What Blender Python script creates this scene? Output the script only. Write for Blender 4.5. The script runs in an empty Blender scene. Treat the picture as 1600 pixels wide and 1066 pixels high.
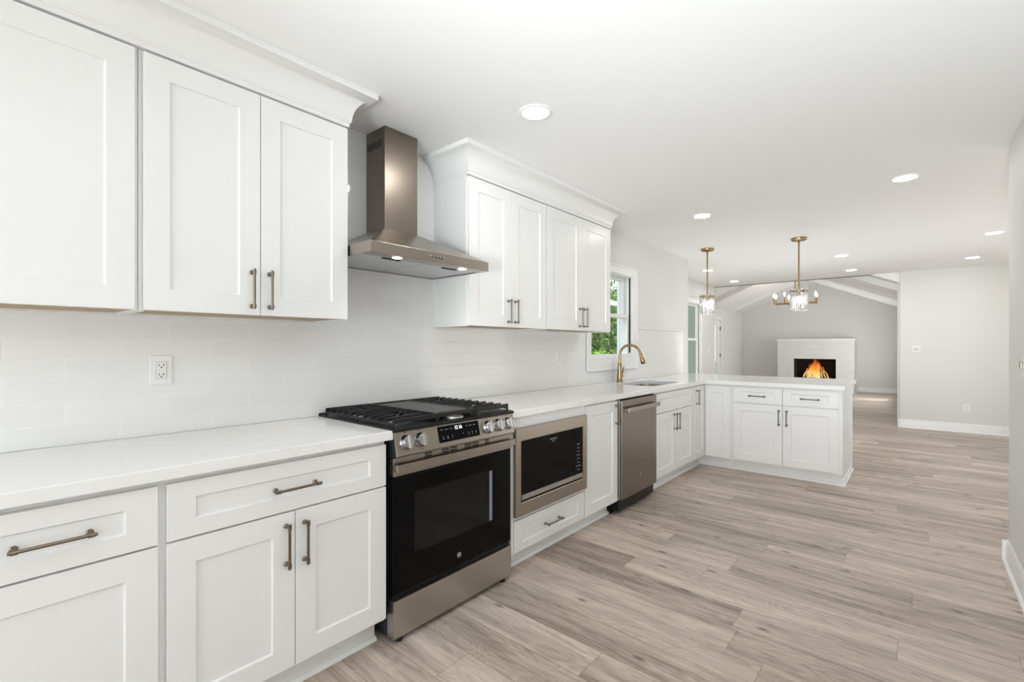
import bpy, bmesh, math, random
from mathutils import Vector, Matrix
random.seed(7)
S = bpy.context.scene
COL = S.collection
PI = math.pi

# ------------------------------------------------------------------ camera, world, light, exposure
cam_d = bpy.data.cameras.new('camera'); cam = bpy.data.objects.new('camera', cam_d); COL.objects.link(cam)
cam_d.sensor_fit = 'HORIZONTAL'; cam_d.sensor_width = 36.0
cam_d.lens = 36.0*731.4/1600.0
cam_d.shift_y = 8.6/1600.0
cam_d.clip_start = 0.02; cam_d.clip_end = 200
cam.location = (2.311, 0.0, 1.268)
cam.rotation_euler = (PI/2, 0, 0.7102)
S.camera = cam
S.view_settings.view_transform = 'Standard'
S.view_settings.look = 'None'
S.view_settings.exposure = 0.0
S.view_settings.gamma = 1.0
S.view_settings.use_curve_mapping = False
S.cycles.max_bounces = 10; S.cycles.diffuse_bounces = 6; S.cycles.glossy_bounces = 5
S.cycles.transmission_bounces = 8; S.cycles.transparent_max_bounces = 12
S.cycles.sample_clamp_indirect = 6.0
S.cycles.caustics_reflective = False; S.cycles.caustics_refractive = False

W = bpy.data.worlds.new('world'); S.world = W; W.use_nodes = True
wn = W.node_tree; wn.nodes.clear()
wo = wn.nodes.new('ShaderNodeOutputWorld'); wb = wn.nodes.new('ShaderNodeBackground')
wt = wn.nodes.new('ShaderNodeTexCoord'); ws = wn.nodes.new('ShaderNodeSeparateXYZ'); wr = wn.nodes.new('ShaderNodeValToRGB')
wn.links.new(wt.outputs['Generated'], ws.inputs[0]); wn.links.new(ws.outputs['Z'], wr.inputs[0])
wr.color_ramp.elements[0].position = 0.0; wr.color_ramp.elements[0].color = (1.0, .95, .86, 1)
wr.color_ramp.elements[1].position = 0.35; wr.color_ramp.elements[1].color = (.70, .84, 1.0, 1)
wn.links.new(wr.outputs[0], wb.inputs[0]); wb.inputs[1].default_value = 1.9
wn.links.new(wb.outputs[0], wo.inputs[0])

def light(name, kind, loc, rot, energy, color=(1,1,1), size=None, sizey=None):
    d = bpy.data.lights.new(name, kind); o = bpy.data.objects.new(name, d); COL.objects.link(o)
    o.location = loc; o.rotation_euler = rot; d.energy = energy; d.color = color
    if kind == 'AREA':
        d.shape = 'RECTANGLE'; d.size = size; d.size_y = sizey
    return o
sun = light('sun', 'SUN', (0,0,10), (math.radians(-38), math.radians(42), 0), 4.0, (1,.96,.88)); sun.data.angle = math.radians(1)
# added fill lamps in place of daylight: rear, dining room and living room
CW = (.90, .955, 1)
light('fill_rear', 'AREA', (1.35, -2.58, 1.25), (PI/2+.10, 0, 0), 42, CW, 2.3, 2.0)
light('fill_dining', 'AREA', (5.10, 6.9, 1.2), (PI/2+.45, 0, PI/2), 8, CW, 3.0, 1.7)
light('fill_living', 'AREA', (2.06, 13.9, .95), (PI/2+.1, 0, PI/2), 36, CW, 2.4, 1.2)
# added unseen lamps bounced off the ceiling as fill: rear, hall corner, dining floor
fl = light('bounce_fill', 'SPOT', (2.35, -1.4, 1.0), (PI/2+.40, 0, .0), 690, CW); fl.data.spot_size = 1.5; fl.data.spot_blend = 1; fl.data.shadow_soft_size = .4
light('bounce_fill', 'AREA', (3.7, 6.3, .3), (PI-.25, 0, PI/2), 9, CW, 1.8, 1.8)
light('bounce_fill', 'AREA', (1.0, 7.3, .2), (PI, 0, 0), 20, CW, 1.2, 1.2)

# ------------------------------------------------------------------ material helpers
def mat(name, col=(.8,.8,.8), rough=.5, metal=0.0, **kw):
    m = bpy.data.materials.new(name); m.use_nodes = True
    b = m.node_tree.nodes['Principled BSDF']
    b.inputs['Base Color'].default_value = (*col, 1)
    b.inputs['Roughness'].default_value = rough
    b.inputs['Metallic'].default_value = metal
    for k, v in kw.items():
        b.inputs[k.replace('_', ' ')].default_value = v
    return m
def N(m, t, **kw):
    n = m.node_tree.nodes.new(t)
    for k, v in kw.items(): setattr(n, k, v)
    return n
def L(m, a, b): m.node_tree.links.new(a, b)
def BS(m): return m.node_tree.nodes['Principled BSDF']
def math_n(m, op, a, b=None, c=None):
    n = N(m, 'ShaderNodeMath', operation=op)
    for i, v in enumerate((a, b, c)):
        if v is None: continue
        if isinstance(v, (int, float)): n.inputs[i].default_value = v
        else: L(m, v, n.inputs[i])
    return n.outputs[0]
def bump_noise(m, scale, strength, dist=.002, detail=3, vec=None):
    n = N(m, 'ShaderNodeTexNoise'); n.inputs['Scale'].default_value = scale; n.inputs['Detail'].default_value = detail
    if vec is not None: L(m, vec, n.inputs['Vector'])
    else:
        tc = N(m, 'ShaderNodeTexCoord'); L(m, tc.outputs['Object'], n.inputs['Vector'])
    b = N(m, 'ShaderNodeBump'); b.inputs['Strength'].default_value = strength; b.inputs['Distance'].default_value = dist
    L(m, n.outputs['Fac'], b.inputs['Height']); L(m, b.outputs[0], BS(m).inputs['Normal'])
    return n

M = {}
M['cab'] = mat('white_cabinet_paint', (.80,.80,.79), .32); bump_noise(M['cab'], 60, .03, .001)
M['wall'] = mat('wall_paint', (.73,.725,.71), .55); bump_noise(M['wall'], 180, .08, .001)
M['ceil'] = mat('ceiling_paint', (.87,.87,.86), .7); bump_noise(M['ceil'], 120, .08, .001)
M['trim'] = mat('white_trim_paint', (.83,.83,.82), .3); bump_noise(M['trim'], 50, .02, .001)
M['wood_raw'] = mat('raw_maple_underside', (.42,.31,.19), .6)
M['black'] = mat('black_enamel', (.006,.006,.007), .3); BS(M['black']).inputs['Specular IOR Level'].default_value = .25
M['iron'] = mat('cast_iron', (.013,.013,.014), .38); BS(M['iron']).inputs['Specular IOR Level'].default_value = .35; bump_noise(M['iron'], 400, .1, .0005)
M['griddle'] = mat('griddle_plate', (.06,.058,.055), .5, 0)
M['glassblack'] = mat('black_glass', (.003,.003,.0035), .05); BS(M['glassblack']).inputs['Specular IOR Level'].default_value = .10
M['plastic'] = mat('white_plastic', (.82,.82,.80), .35)
M['dark'] = mat('dark_slot', (.01,.01,.01), .7)
M['navy'] = mat('dark_blue_side', (.012,.015,.022), .4)
M['rubber'] = mat('black_rubber', (.015,.015,.015), .8)
M['chrome'] = mat('knob_metal', (.42,.42,.43), .22, 1.0)
M['alu'] = mat('burner_aluminium', (.45,.45,.44), .4, 1.0)
M['etch'] = mat('printed_white', (.75,.75,.75), .6)
M['etchgrey'] = mat('printed_grey', (.32,.32,.32), .6)
M['ink'] = mat('printed_black', (.03,.03,.03), .6)

def brushed(name, col, rough, axis, spread=.06):
    m = mat(name, col, rough, 1.0)
    tc = N(m, 'ShaderNodeTexCoord'); mp = N(m, 'ShaderNodeMapping')
    sc = [900, 900, 900]; sc['XYZ'.index(axis)] = 6.0; mp.inputs['Scale'].default_value = sc
    L(m, tc.outputs['Object'], mp.inputs[0])
    n = N(m, 'ShaderNodeTexNoise'); n.inputs['Scale'].default_value = 1.0; n.inputs['Detail'].default_value = 3
    L(m, mp.outputs[0], n.inputs['Vector'])
    r = N(m, 'ShaderNodeMapRange'); r.inputs['To Min'].default_value = rough-spread*.5; r.inputs['To Max'].default_value = rough+spread
    L(m, n.outputs['Fac'], r.inputs[0]); L(m, r.outputs[0], BS(m).inputs['Roughness'])
    b = N(m, 'ShaderNodeBump'); b.inputs['Strength'].default_value = .06; b.inputs['Distance'].default_value = .001
    L(m, n.outputs['Fac'], b.inputs['Height']); L(m, b.outputs[0], BS(m).inputs['Normal'])
    return m
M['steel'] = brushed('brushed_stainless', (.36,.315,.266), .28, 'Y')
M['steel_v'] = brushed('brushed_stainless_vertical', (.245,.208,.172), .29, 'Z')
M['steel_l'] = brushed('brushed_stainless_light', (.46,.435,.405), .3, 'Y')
M['filter'] = mat('hood_filter_aluminium', (.60,.61,.61), .38, .7)
M['basin'] = brushed('sink_stainless', (.42,.37,.32), .25, 'Y')
M['bronze'] = mat('antique_bronze', (.20,.165,.13), .26, 1.0); bump_noise(M['bronze'], 200, .05, .001)
M['brass'] = mat('aged_brass', (.31,.225,.12), .25, 1.0); bump_noise(M['brass'], 150, .04, .001)
M['gold'] = mat('brushed_gold', (.36,.24,.095), .3, 1.0); bump_noise(M['gold'], 150, .04, .001)

def emis(name, col, s):
    m = mat(name, col, .5); b = BS(m)
    b.inputs['Emission Color'].default_value = (*col, 1); b.inputs['Emission Strength'].default_value = s
    return m
M['led'] = emis('led_lens', (1,.985,.96), 84)
M['led_hood'] = emis('hood_led', (1,.98,.94), 12)
M['bulb'] = emis('lit_bulb', (1,.95,.88), 60)
M['digit'] = emis('clock_digits', (.85,.92,1), 1.6)

# crystal
m = mat('crystal', (1,1,1), .03); b = BS(m); b.inputs['Transmission Weight'].default_value = .85; b.inputs['IOR'].default_value = 1.5
b.inputs['Base Color'].default_value = (.97,.97,.97,1)
b.inputs['Transmission Weight'].default_value = .62; b.inputs['Roughness'].default_value = .08
M['crystal'] = m
# window pane
m = bpy.data.materials.new('window_glass'); m.use_nodes = True; nt = m.node_tree; nt.nodes.clear()
o_ = nt.nodes.new('ShaderNodeOutputMaterial'); t_ = nt.nodes.new('ShaderNodeBsdfTransparent'); g_ = nt.nodes.new('ShaderNodeBsdfGlossy')
g_.inputs['Roughness'].default_value = .02; x_ = nt.nodes.new('ShaderNodeMixShader'); x_.inputs[0].default_value = .035
t_.inputs[0].default_value = (.98,.98,.98,1)
nt.links.new(t_.outputs[0], x_.inputs[1]); nt.links.new(g_.outputs[0], x_.inputs[2]); nt.links.new(x_.outputs[0], o_.inputs[0])
M['pane'] = m
m = bpy.data.materials.new('oven_window_glass'); m.use_nodes = True; nt = m.node_tree; nt.nodes.clear()
o_ = nt.nodes.new('ShaderNodeOutputMaterial'); t_ = nt.nodes.new('ShaderNodeBsdfTransparent'); g_ = nt.nodes.new('ShaderNodeBsdfGlossy')
g_.inputs['Roughness'].default_value = .05; x_ = nt.nodes.new('ShaderNodeMixShader'); x_.inputs[0].default_value = .025
t_.inputs[0].default_value = (.74,.72,.69,1)
nt.links.new(t_.outputs[0], x_.inputs[1]); nt.links.new(g_.outputs[0], x_.inputs[2]); nt.links.new(x_.outputs[0], o_.inputs[0])
M['ovenpane'] = m

m = bpy.data.materials.new('frosted_glass'); m.use_nodes = True; nt = m.node_tree; nt.nodes.clear()
o_ = nt.nodes.new('ShaderNodeOutputMaterial'); t_ = nt.nodes.new('ShaderNodeBsdfTranslucent'); t_.inputs[0].default_value = (.97,.98,1,1)
nt.links.new(t_.outputs[0], o_.inputs[0]); M['frost'] = m
# subway tile (world Y,Z)
m = mat('white_subway_tile', (.80,.80,.79), .09)
tc = N(m, 'ShaderNodeTexCoord'); sp = N(m, 'ShaderNodeSeparateXYZ'); cb = N(m, 'ShaderNodeCombineXYZ')
L(m, tc.outputs['Object'], sp.inputs[0])
L(m, math_n(m, 'ADD', sp.outputs['Y'], .0785+3.05), cb.inputs[0]); L(m, math_n(m, 'ADD', sp.outputs['Z'], -.914), cb.inputs[1])
br = N(m, 'ShaderNodeTexBrick'); br.offset = .5
br.inputs['Scale'].default_value = 1; br.inputs['Brick Width'].default_value = .305; br.inputs['Row Height'].default_value = .0765
br.inputs['Mortar Size'].default_value = .0017; br.inputs['Mortar Smooth'].default_value = .5; br.inputs['Bias'].default_value = 0
br.inputs['Color1'].default_value = (.80,.80,.79,1); br.inputs['Color2'].default_value = (.77,.77,.765,1); br.inputs['Mortar'].default_value = (.83,.83,.82,1)
L(m, cb.outputs[0], br.inputs['Vector']); L(m, br.outputs['Color'], BS(m).inputs['Base Color'])
nz = N(m, 'ShaderNodeTexNoise'); nz.inputs['Scale'].default_value = 9; nz.inputs['Detail'].default_value = 1; L(m, tc.outputs['Object'], nz.inputs['Vector'])
hh = math_n(m, 'MULTIPLY_ADD', br.outputs['Fac'], -1.0, math_n(m, 'MULTIPLY', nz.outputs['Fac'], .55))
bp_ = N(m, 'ShaderNodeBump'); bp_.inputs['Strength'].default_value = .35; bp_.inputs['Distance'].default_value = .0025
L(m, hh, bp_.inputs['Height']); L(m, bp_.outputs[0], BS(m).inputs['Normal'])
L(m, math_n(m, 'MULTIPLY_ADD', br.outputs['Fac'], .5, .09), BS(m).inputs['Roughness'])
M['tile'] = m

# quartz
m = mat('white_quartz', (.82,.82,.81), .12)
tc = N(m, 'ShaderNodeTexCoord'); n1 = N(m, 'ShaderNodeTexNoise'); n1.inputs['Scale'].default_value = 1.6; n1.inputs['Detail'].default_value = 6; n1.inputs['Distortion'].default_value = 1.4
L(m, tc.outputs['Object'], n1.inputs['Vector'])
v = math_n(m, 'ABSOLUTE', math_n(m, 'SUBTRACT', n1.outputs['Fac'], .5))
rp = N(m, 'ShaderNodeValToRGB'); rp.color_ramp.elements[0].position = 0; rp.color_ramp.elements[0].color = (.775,.77,.76,1)
rp.color_ramp.elements[1].position = .012; rp.color_ramp.elements[1].color = (.82,.82,.81,1)
L(m, v, rp.inputs[0]); L(m, rp.outputs[0], BS(m).inputs['Base Color'])
M['quartz'] = m

# wood plank floor: planks run along X
m = mat('greige_oak_plank', (.4,.34,.29), .38)
tc = N(m, 'ShaderNodeTexCoord'); sp = N(m, 'ShaderNodeSeparateXYZ'); L(m, tc.outputs['Object'], sp.inputs[0])
PW, PLN = .182, 1.22
ry = math_n(m, 'DIVIDE', math_n(m, 'ADD', sp.outputs['Y'], 10-.065), PW)
row = math_n(m, 'FLOOR', ry)
w1 = N(m, 'ShaderNodeTexWhiteNoise', noise_dimensions='1D'); L(m, row, w1.inputs['W'])
rx = math_n(m, 'ADD', math_n(m, 'DIVIDE', math_n(m, 'ADD', sp.outputs['X'], 10), PLN), math_n(m, 'MULTIPLY', w1.outputs['Value'], 7.0))
colx = math_n(m, 'FLOOR', rx)
cid = N(m, 'ShaderNodeCombineXYZ'); L(m, row, cid.inputs[0]); L(m, colx, cid.inputs[1])
w2 = N(m, 'ShaderNodeTexWhiteNoise', noise_dimensions='2D'); L(m, cid.outputs[0], w2.inputs['Vector'])
gv = N(m, 'ShaderNodeCombineXYZ')
L(m, math_n(m, 'ADD', sp.outputs['X'], math_n(m, 'MULTIPLY', w2.outputs['Value'], 37)), gv.inputs[0])
L(m, math_n(m, 'ADD', sp.outputs['Y'], math_n(m, 'MULTIPLY', w2.outputs['Value'], 91)), gv.inputs[1])
def stretched(sx, sy, scale, detail, dist, rough=.55):
    mp = N(m, 'ShaderNodeMapping'); mp.inputs['Scale'].default_value = (sx, sy, 1); L(m, gv.outputs[0], mp.inputs[0])
    n = N(m, 'ShaderNodeTexNoise'); n.inputs['Scale'].default_value = scale; n.inputs['Detail'].default_value = detail
    n.inputs['Distortion'].default_value = dist; n.inputs['Roughness'].default_value = rough
    L(m, mp.outputs[0], n.inputs['Vector']); return n
g_a = stretched(.9, 9, 1.5, 5, .9)       # broad streaks
g_b = stretched(5, 110, 1.0, 4, .3, .7)  # fine grain
g_c = stretched(1.0, 5.0, 1.1, 2, 1.2)   # cathedral field
ring = math_n(m, 'SINE', math_n(m, 'MULTIPLY', g_c.outputs['Fac'], 95))
t = math_n(m, 'MULTIPLY_ADD', g_a.outputs['Fac'], 1.15, -.10)
t = math_n(m, 'MULTIPLY_ADD', math_n(m, 'SUBTRACT', g_b.outputs['Fac'], .5), .75, t)
t = math_n(m, 'MULTIPLY_ADD', ring, .06, t)
t = math_n(m, 'MULTIPLY_ADD', math_n(m, 'SUBTRACT', w2.outputs['Value'], .5), .26, t)
rp = N(m, 'ShaderNodeValToRGB'); cr = rp.color_ramp
cr.elements[0].position = .12; cr.elements[0].color = (.24,.19,.152,1)
cr.elements[1].position = .9; cr.elements[1].color = (.70,.60,.515,1)
e = cr.elements.new(.38); e.color = (.40,.33,.272,1)
e = cr.elements.new(.62); e.color = (.545,.462,.39,1)
L(m, t, rp.inputs[0])
# dark cracks / knots
g_d = stretched(1.6, 26, 1.0, 3, .5); cr2 = N(m, 'ShaderNodeValToRGB'); cr2.color_ramp.elements[0].position = .66; cr2.color_ramp.elements[1].position = .80
cr2.color_ramp.elements[0].color = (0,0,0,1); cr2.color_ramp.elements[1].color = (1,1,1,1); L(m, g_d.outputs['Fac'], cr2.inputs[0])
mx = N(m, 'ShaderNodeMixRGB', blend_type='MULTIPLY'); mx.inputs[2].default_value = (.45,.40,.36,1)
L(m, cr2.outputs[0], mx.inputs[0]); L(m, rp.outputs[0], mx.inputs[1])
kv = N(m, 'ShaderNodeMapping'); kv.inputs['Scale'].default_value = (1.3, 3.2, 1); L(m, gv.outputs[0], kv.inputs[0])
vo = N(m, 'ShaderNodeTexVoronoi', voronoi_dimensions='2D'); vo.inputs['Scale'].default_value = 1.0; L(m, kv.outputs[0], vo.inputs['Vector'])
kr = N(m, 'ShaderNodeValToRGB'); kr.color_ramp.elements[0].position = .012; kr.color_ramp.elements[0].color = (1,1,1,1); kr.color_ramp.elements[1].position = .05; kr.color_ramp.elements[1].color = (0,0,0,1)
L(m, vo.outputs['Distance'], kr.inputs[0])
mk = N(m, 'ShaderNodeMixRGB', blend_type='MULTIPLY'); mk.inputs[2].default_value = (.42,.37,.33,1); L(m, kr.outputs[0], mk.inputs[0]); L(m, mx.outputs[0], mk.inputs[1]); mx = mk
fy = math_n(m, 'FRACT', ry); fx = math_n(m, 'FRACT', rx)
ey = math_n(m, 'MULTIPLY', math_n(m, 'MINIMUM', fy, math_n(m, 'SUBTRACT', 1, fy)), PW)
ex = math_n(m, 'MULTIPLY', math_n(m, 'MINIMUM', fx, math_n(m, 'SUBTRACT', 1, fx)), PLN)
ed = math_n(m, 'LESS_THAN', math_n(m, 'MINIMUM', ey, ex), .0013)
mx2 = N(m, 'ShaderNodeMixRGB', blend_type='MULTIPLY'); mx2.inputs[2].default_value = (.62,.58,.54,1)
L(m, ed, mx2.inputs[0]); L(m, mx.outputs[0], mx2.inputs[1]); L(m, mx2.outputs[0], BS(m).inputs['Base Color'])
bb = N(m, 'ShaderNodeBump'); bb.inputs['Strength'].default_value = .18; bb.inputs['Distance'].default_value = .002
L(m, math_n(m, 'SUBTRACT', g_b.outputs['Fac'], ed), bb.inputs['Height']); L(m, bb.outputs[0], BS(m).inputs['Normal'])
L(m, math_n(m, 'MULTIPLY_ADD', g_b.outputs['Fac'], .25, .28), BS(m).inputs['Roughness'])
BS(m).inputs['Specular IOR Level'].default_value = .3
M['floor'] = m

# painted brick
m = mat('white_painted_brick', (.76,.76,.75), .5)
tc = N(m, 'ShaderNodeTexCoord'); sp = N(m, 'ShaderNodeSeparateXYZ'); cb = N(m, 'ShaderNodeCombineXYZ'); L(m, tc.outputs['Object'], sp.inputs[0])
L(m, math_n(m, 'ADD', math_n(m, 'ADD', sp.outputs['X'], sp.outputs['Y']), 10), cb.inputs[0]); L(m, sp.outputs['Z'], cb.inputs[1])
br = N(m, 'ShaderNodeTexBrick'); br.inputs['Scale'].default_value = 1; br.inputs['Brick Width'].default_value = .205; br.inputs['Row Height'].default_value = .072
br.inputs['Mortar Size'].default_value = .007; br.inputs['Mortar Smooth'].default_value = .6
br.inputs['Color1'].default_value = (.78,.78,.77,1); br.inputs['Color2'].default_value = (.74,.74,.73,1); br.inputs['Mortar'].default_value = (.70,.70,.69,1)
L(m, cb.outputs[0], br.inputs['Vector']); L(m, br.outputs['Color'], BS(m).inputs['Base Color'])
bp_ = N(m, 'ShaderNodeBump', invert=True); bp_.inputs['Strength'].default_value = .5; bp_.inputs['Distance'].default_value = .006
L(m, br.outputs['Fac'], bp_.inputs['Height']); L(m, bp_.outputs[0], BS(m).inputs['Normal'])
M['brick'] = m

# lap siding
m = mat('sage_lap_siding', (.37,.42,.35), .85)
tc = N(m, 'ShaderNodeTexCoord'); sp = N(m, 'ShaderNodeSeparateXYZ'); L(m, tc.outputs['Object'], sp.inputs[0])
bp_ = N(m, 'ShaderNodeBump'); bp_.inputs['Strength'].default_value = .6; bp_.inputs['Distance'].default_value = .02
L(m, math_n(m, 'FRACT', math_n(m, 'MULTIPLY', sp.outputs['Z'], 5.5)), bp_.inputs['Height']); L(m, bp_.outputs[0], BS(m).inputs['Normal'])
M['siding'] = m
M['extwhite'] = mat('white_exterior_paint', (.88,.88,.92), .5)

# leaves
def leafmat(name, c1, c2):
    m = mat(name, c1, .5); b = BS(m)
    gi = N(m, 'ShaderNodeNewGeometry'); rp = N(m, 'ShaderNodeValToRGB')
    rp.color_ramp.elements[0].color = (*c1, 1); rp.color_ramp.elements[1].color = (*c2, 1)
    L(m, gi.outputs['Random Per Island'], rp.inputs[0]); L(m, rp.outputs[0], b.inputs['Base Color'])
    b.inputs['Subsurface Weight'].default_value = 0
    return m
M['leaf'] = leafmat('green_leaves', (.05,.13,.03), (.30,.48,.08))
M['leaf2'] = leafmat('yellow_green_leaves', (.30,.50,.06), (.62,.80,.16))
M['bark'] = mat('bark', (.12,.09,.06), .8)
M['grass'] = mat('lawn_grass', (.14,.24,.06), .9); bump_noise(M['grass'], 40, .5, .03)

# fire
m = bpy.data.materials.new('flame'); m.use_nodes = True; nt = m.node_tree; nt.nodes.clear()
o_ = nt.nodes.new('ShaderNodeOutputMaterial'); em = nt.nodes.new('ShaderNodeEmission'); tr = nt.nodes.new('ShaderNodeBsdfTransparent')
ms = nt.nodes.new('ShaderNodeMixShader'); gg = nt.nodes.new('ShaderNodeTexCoord'); sz = nt.nodes.new('ShaderNodeSeparateXYZ')
nt.links.new(gg.outputs['Generated'], sz.inputs[0])
nn = nt.nodes.new('ShaderNodeTexNoise'); nn.inputs['Scale'].default_value = 7; nn.inputs['Distortion'].default_value = 1.5; nt.links.new(gg.outputs['Generated'], nn.inputs['Vector'])
ad = nt.nodes.new('ShaderNodeMath'); ad.operation = 'MULTIPLY_ADD'; ad.inputs[1].default_value = .9; nt.links.new(nn.outputs['Fac'], ad.inputs[0])
sb = nt.nodes.new('ShaderNodeMath'); sb.operation = 'SUBTRACT'; sb.inputs[1].default_value = .45; nt.links.new(sz.outputs['Z'], sb.inputs[0]); nt.links.new(sb.outputs[0], ad.inputs[2])
rr = nt.nodes.new('ShaderNodeValToRGB'); r_ = rr.color_ramp
r_.elements[0].position = .0; r_.elements[0].color = (1,.78,.32,1); r_.elements[1].position = 1; r_.elements[1].color = (.30,.035,.005,1)
e = r_.elements.new(.4); e.color = (1,.42,.07,1); e = r_.elements.new(.7); e.color = (.75,.16,.02,1)
nt.links.new(ad.outputs[0], rr.inputs[0]); nt.links.new(rr.outputs[0], em.inputs[0]); em.inputs[1].default_value = 1.1
ms.inputs[0].default_value = .6
nt.links.new(tr.outputs[0], ms.inputs[1]); nt.links.new(em.outputs[0], ms.inputs[2]); nt.links.new(ms.outputs[0], o_.inputs[0])
M['flame'] = m
M['log'] = mat('charred_log', (.06,.04,.03), .9); bump_noise(M['log'], 30, .8, .02)
M['soot'] = mat('sooty_firebrick', (.02,.014,.01), .9)

# ------------------------------------------------------------------ mesh helpers
class MB:
    def __init__(s): s.v = []; s.f = []
    def add(s, vs, fs):
        o = len(s.v); s.v += [tuple(p) for p in vs]; s.f += [tuple(i+o for i in f) for f in fs]; return s
    def box(s, x0, x1, y0, y1, z0, z1):
        return s.add([(x0,y0,z0),(x1,y0,z0),(x1,y1,z0),(x0,y1,z0),(x0,y0,z1),(x1,y0,z1),(x1,y1,z1),(x0,y1,z1)],
                     [(0,3,2,1),(4,5,6,7),(0,1,5,4),(1,2,6,5),(2,3,7,6),(3,0,4,7)])
    def prism(s, prof, axis, a0, a1):
        # prof: 2D points; axis: extrusion axis. X: (y,z), Y: (x,z), Z: (x,y)
        def P(p, a): return {'X': (a, p[0], p[1]), 'Y': (p[0], a, p[1]), 'Z': (p[0], p[1], a)}[axis]
        n = len(prof); vs = [P(p, a0) for p in prof] + [P(p, a1) for p in prof]
        fs = [tuple(range(n)), tuple(range(2*n-1, n-1, -1))] + [(i, (i+1) % n, n+(i+1) % n, n+i) for i in range(n)]
        return s.add(vs, fs)
    def lathe(s, prof, c, axis='Z', n=24, cap=True):
        # prof: (r, h) pairs along axis from centre c
        vs = []; k = len(prof)
        for i in range(n):
            a = 2*PI*i/n; ca, sa = math.cos(a), math.sin(a)
            for r, h in prof:
                p = {'Z': (r*ca, r*sa, h), 'X': (h, r*ca, r*sa), 'Y': (r*ca, h, r*sa)}[axis]
                vs.append((c[0]+p[0], c[1]+p[1], c[2]+p[2]))
        fs = []
        for i in range(n):
            j = (i+1) % n
            for q in range(k-1): fs.append((i*k+q, j*k+q, j*k+q+1, i*k+q+1))
        if cap:
            fs.append(tuple(i*k for i in range(n))); fs.append(tuple(i*k+k-1 for i in range(n-1, -1, -1)))
        return s.add(vs, fs)
    def ringX(s, x0, x1, y0, y1, z0, z1, iy0, iy1, iz0, iz1):   # one seamless rectangular frame, normal along X
        o = [(y0,z0),(y1,z0),(y1,z1),(y0,z1)]; i_ = [(iy0,iz0),(iy1,iz0),(iy1,iz1),(iy0,iz1)]
        vs = [(x,)+p for x in (x0, x1) for p in o+i_]; fs = []
        for k in range(4):
            j = (k+1) % 4
            fs += [(k,j,4+j,4+k), (8+k,8+j,12+j,12+k), (k,j,8+j,8+k), (4+k,4+j,12+j,12+k)]
        return s.add(vs, fs)
    def tube(s, pts, r, n=10, cap=True):
        pts = [Vector(p) for p in pts]; rs = r if isinstance(r, (list, tuple)) else [r]*len(pts)
        t0 = (pts[1]-pts[0]).normalized(); up = Vector((0,0,1)) if abs(t0.z) < .9 else Vector((1,0,0))
        u = t0.cross(up).normalized(); vs = []
        for i, p in enumerate(pts):
            t = (pts[min(i+1, len(pts)-1)]-pts[max(i-1, 0)]).normalized()
            u = (u - t*u.dot(t)).normalized(); w = t.cross(u)
            for j in range(n):
                a = 2*PI*j/n; vs.append(p + (u*math.cos(a)+w*math.sin(a))*rs[i])
        fs = [(i*n+j, i*n+(j+1) % n, (i+1)*n+(j+1) % n, (i+1)*n+j) for i in range(len(pts)-1) for j in range(n)]
        if cap: fs += [tuple(range(n-1, -1, -1)), tuple((len(pts)-1)*n+j for j in range(n))]
        return s.add(vs, fs)
    def xf(s, fn):
        s.v = [tuple(fn(*p)) for p in s.v]; return s
    def build(s, name, material, parent=None, bevel=0.0, smooth=False, seg=2):
        me = bpy.data.meshes.new(name)
        off = Vector((0,0,0)) if parent is None else wloc(parent)
        me.from_pydata([tuple(Vector(p)-off) for p in s.v], [], s.f)
        bm = bmesh.new(); bm.from_mesh(me); bmesh.ops.recalc_face_normals(bm, faces=bm.faces); bm.to_mesh(me); bm.free()
        if smooth:
            me.shade_smooth(); me.set_sharp_from_angle(angle=math.radians(35))
        for mm in (material if isinstance(material, (list, tuple)) else [material]): me.materials.append(mm)
        o = bpy.data.objects.new(name, me); COL.objects.link(o)
        if parent is not None: o.parent = parent
        if bevel:
            b = o.modifiers.new('bevel', 'BEVEL'); b.width = bevel; b.segments = seg; b.limit_method = 'ANGLE'; b.angle_limit = math.radians(40)
        return o
def wloc(o):
    v = Vector(o.location)
    return v + (wloc(o.parent) if o.parent else Vector((0,0,0)))
def thing(name, label, cat, loc=(0,0,0), group=None):
    o = bpy.data.objects.new(name, None); COL.objects.link(o); o.location = loc; o.empty_display_size = .1
    o['label'] = label; o['category'] = cat
    if group: o['group'] = group
    return o
def tag(o, label, cat, group=None, kind=None):
    o['label'] = label; o['category'] = cat
    if group: o['group'] = group
    if kind: o['kind'] = kind
    return o
def struct(o): o['kind'] = 'structure'; return o
def text(name, s, size, origin, facing, material, parent, depth=.0004, space=1.0):
    # facing '+X' (kitchen run) or '-Y' (peninsula) or 'panel' matrix
    c = bpy.data.curves.new(name, 'FONT'); c.body = s; c.size = size; c.extrude = depth; c.align_x = 'CENTER'; c.align_y = 'CENTER'; c.space_character = space
    tmp = bpy.data.objects.new(name, c); COL.objects.link(tmp)
    bpy.context.view_layer.update()
    me = bpy.data.meshes.new_from_object(tmp.evaluated_get(bpy.context.evaluated_depsgraph_get()))
    bpy.data.objects.remove(tmp)
    if facing == '+X': R = Matrix(((0,0,1),(1,0,0),(0,1,0))).to_4x4()
    else: R = facing
    me.transform(Matrix.Translation(Vector(origin)-wloc(parent)) @ R)
    me.materials.clear(); me.materials.append(material)
    o = bpy.data.objects.new(name, me); COL.objects.link(o); o.parent = parent
    return o

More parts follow.
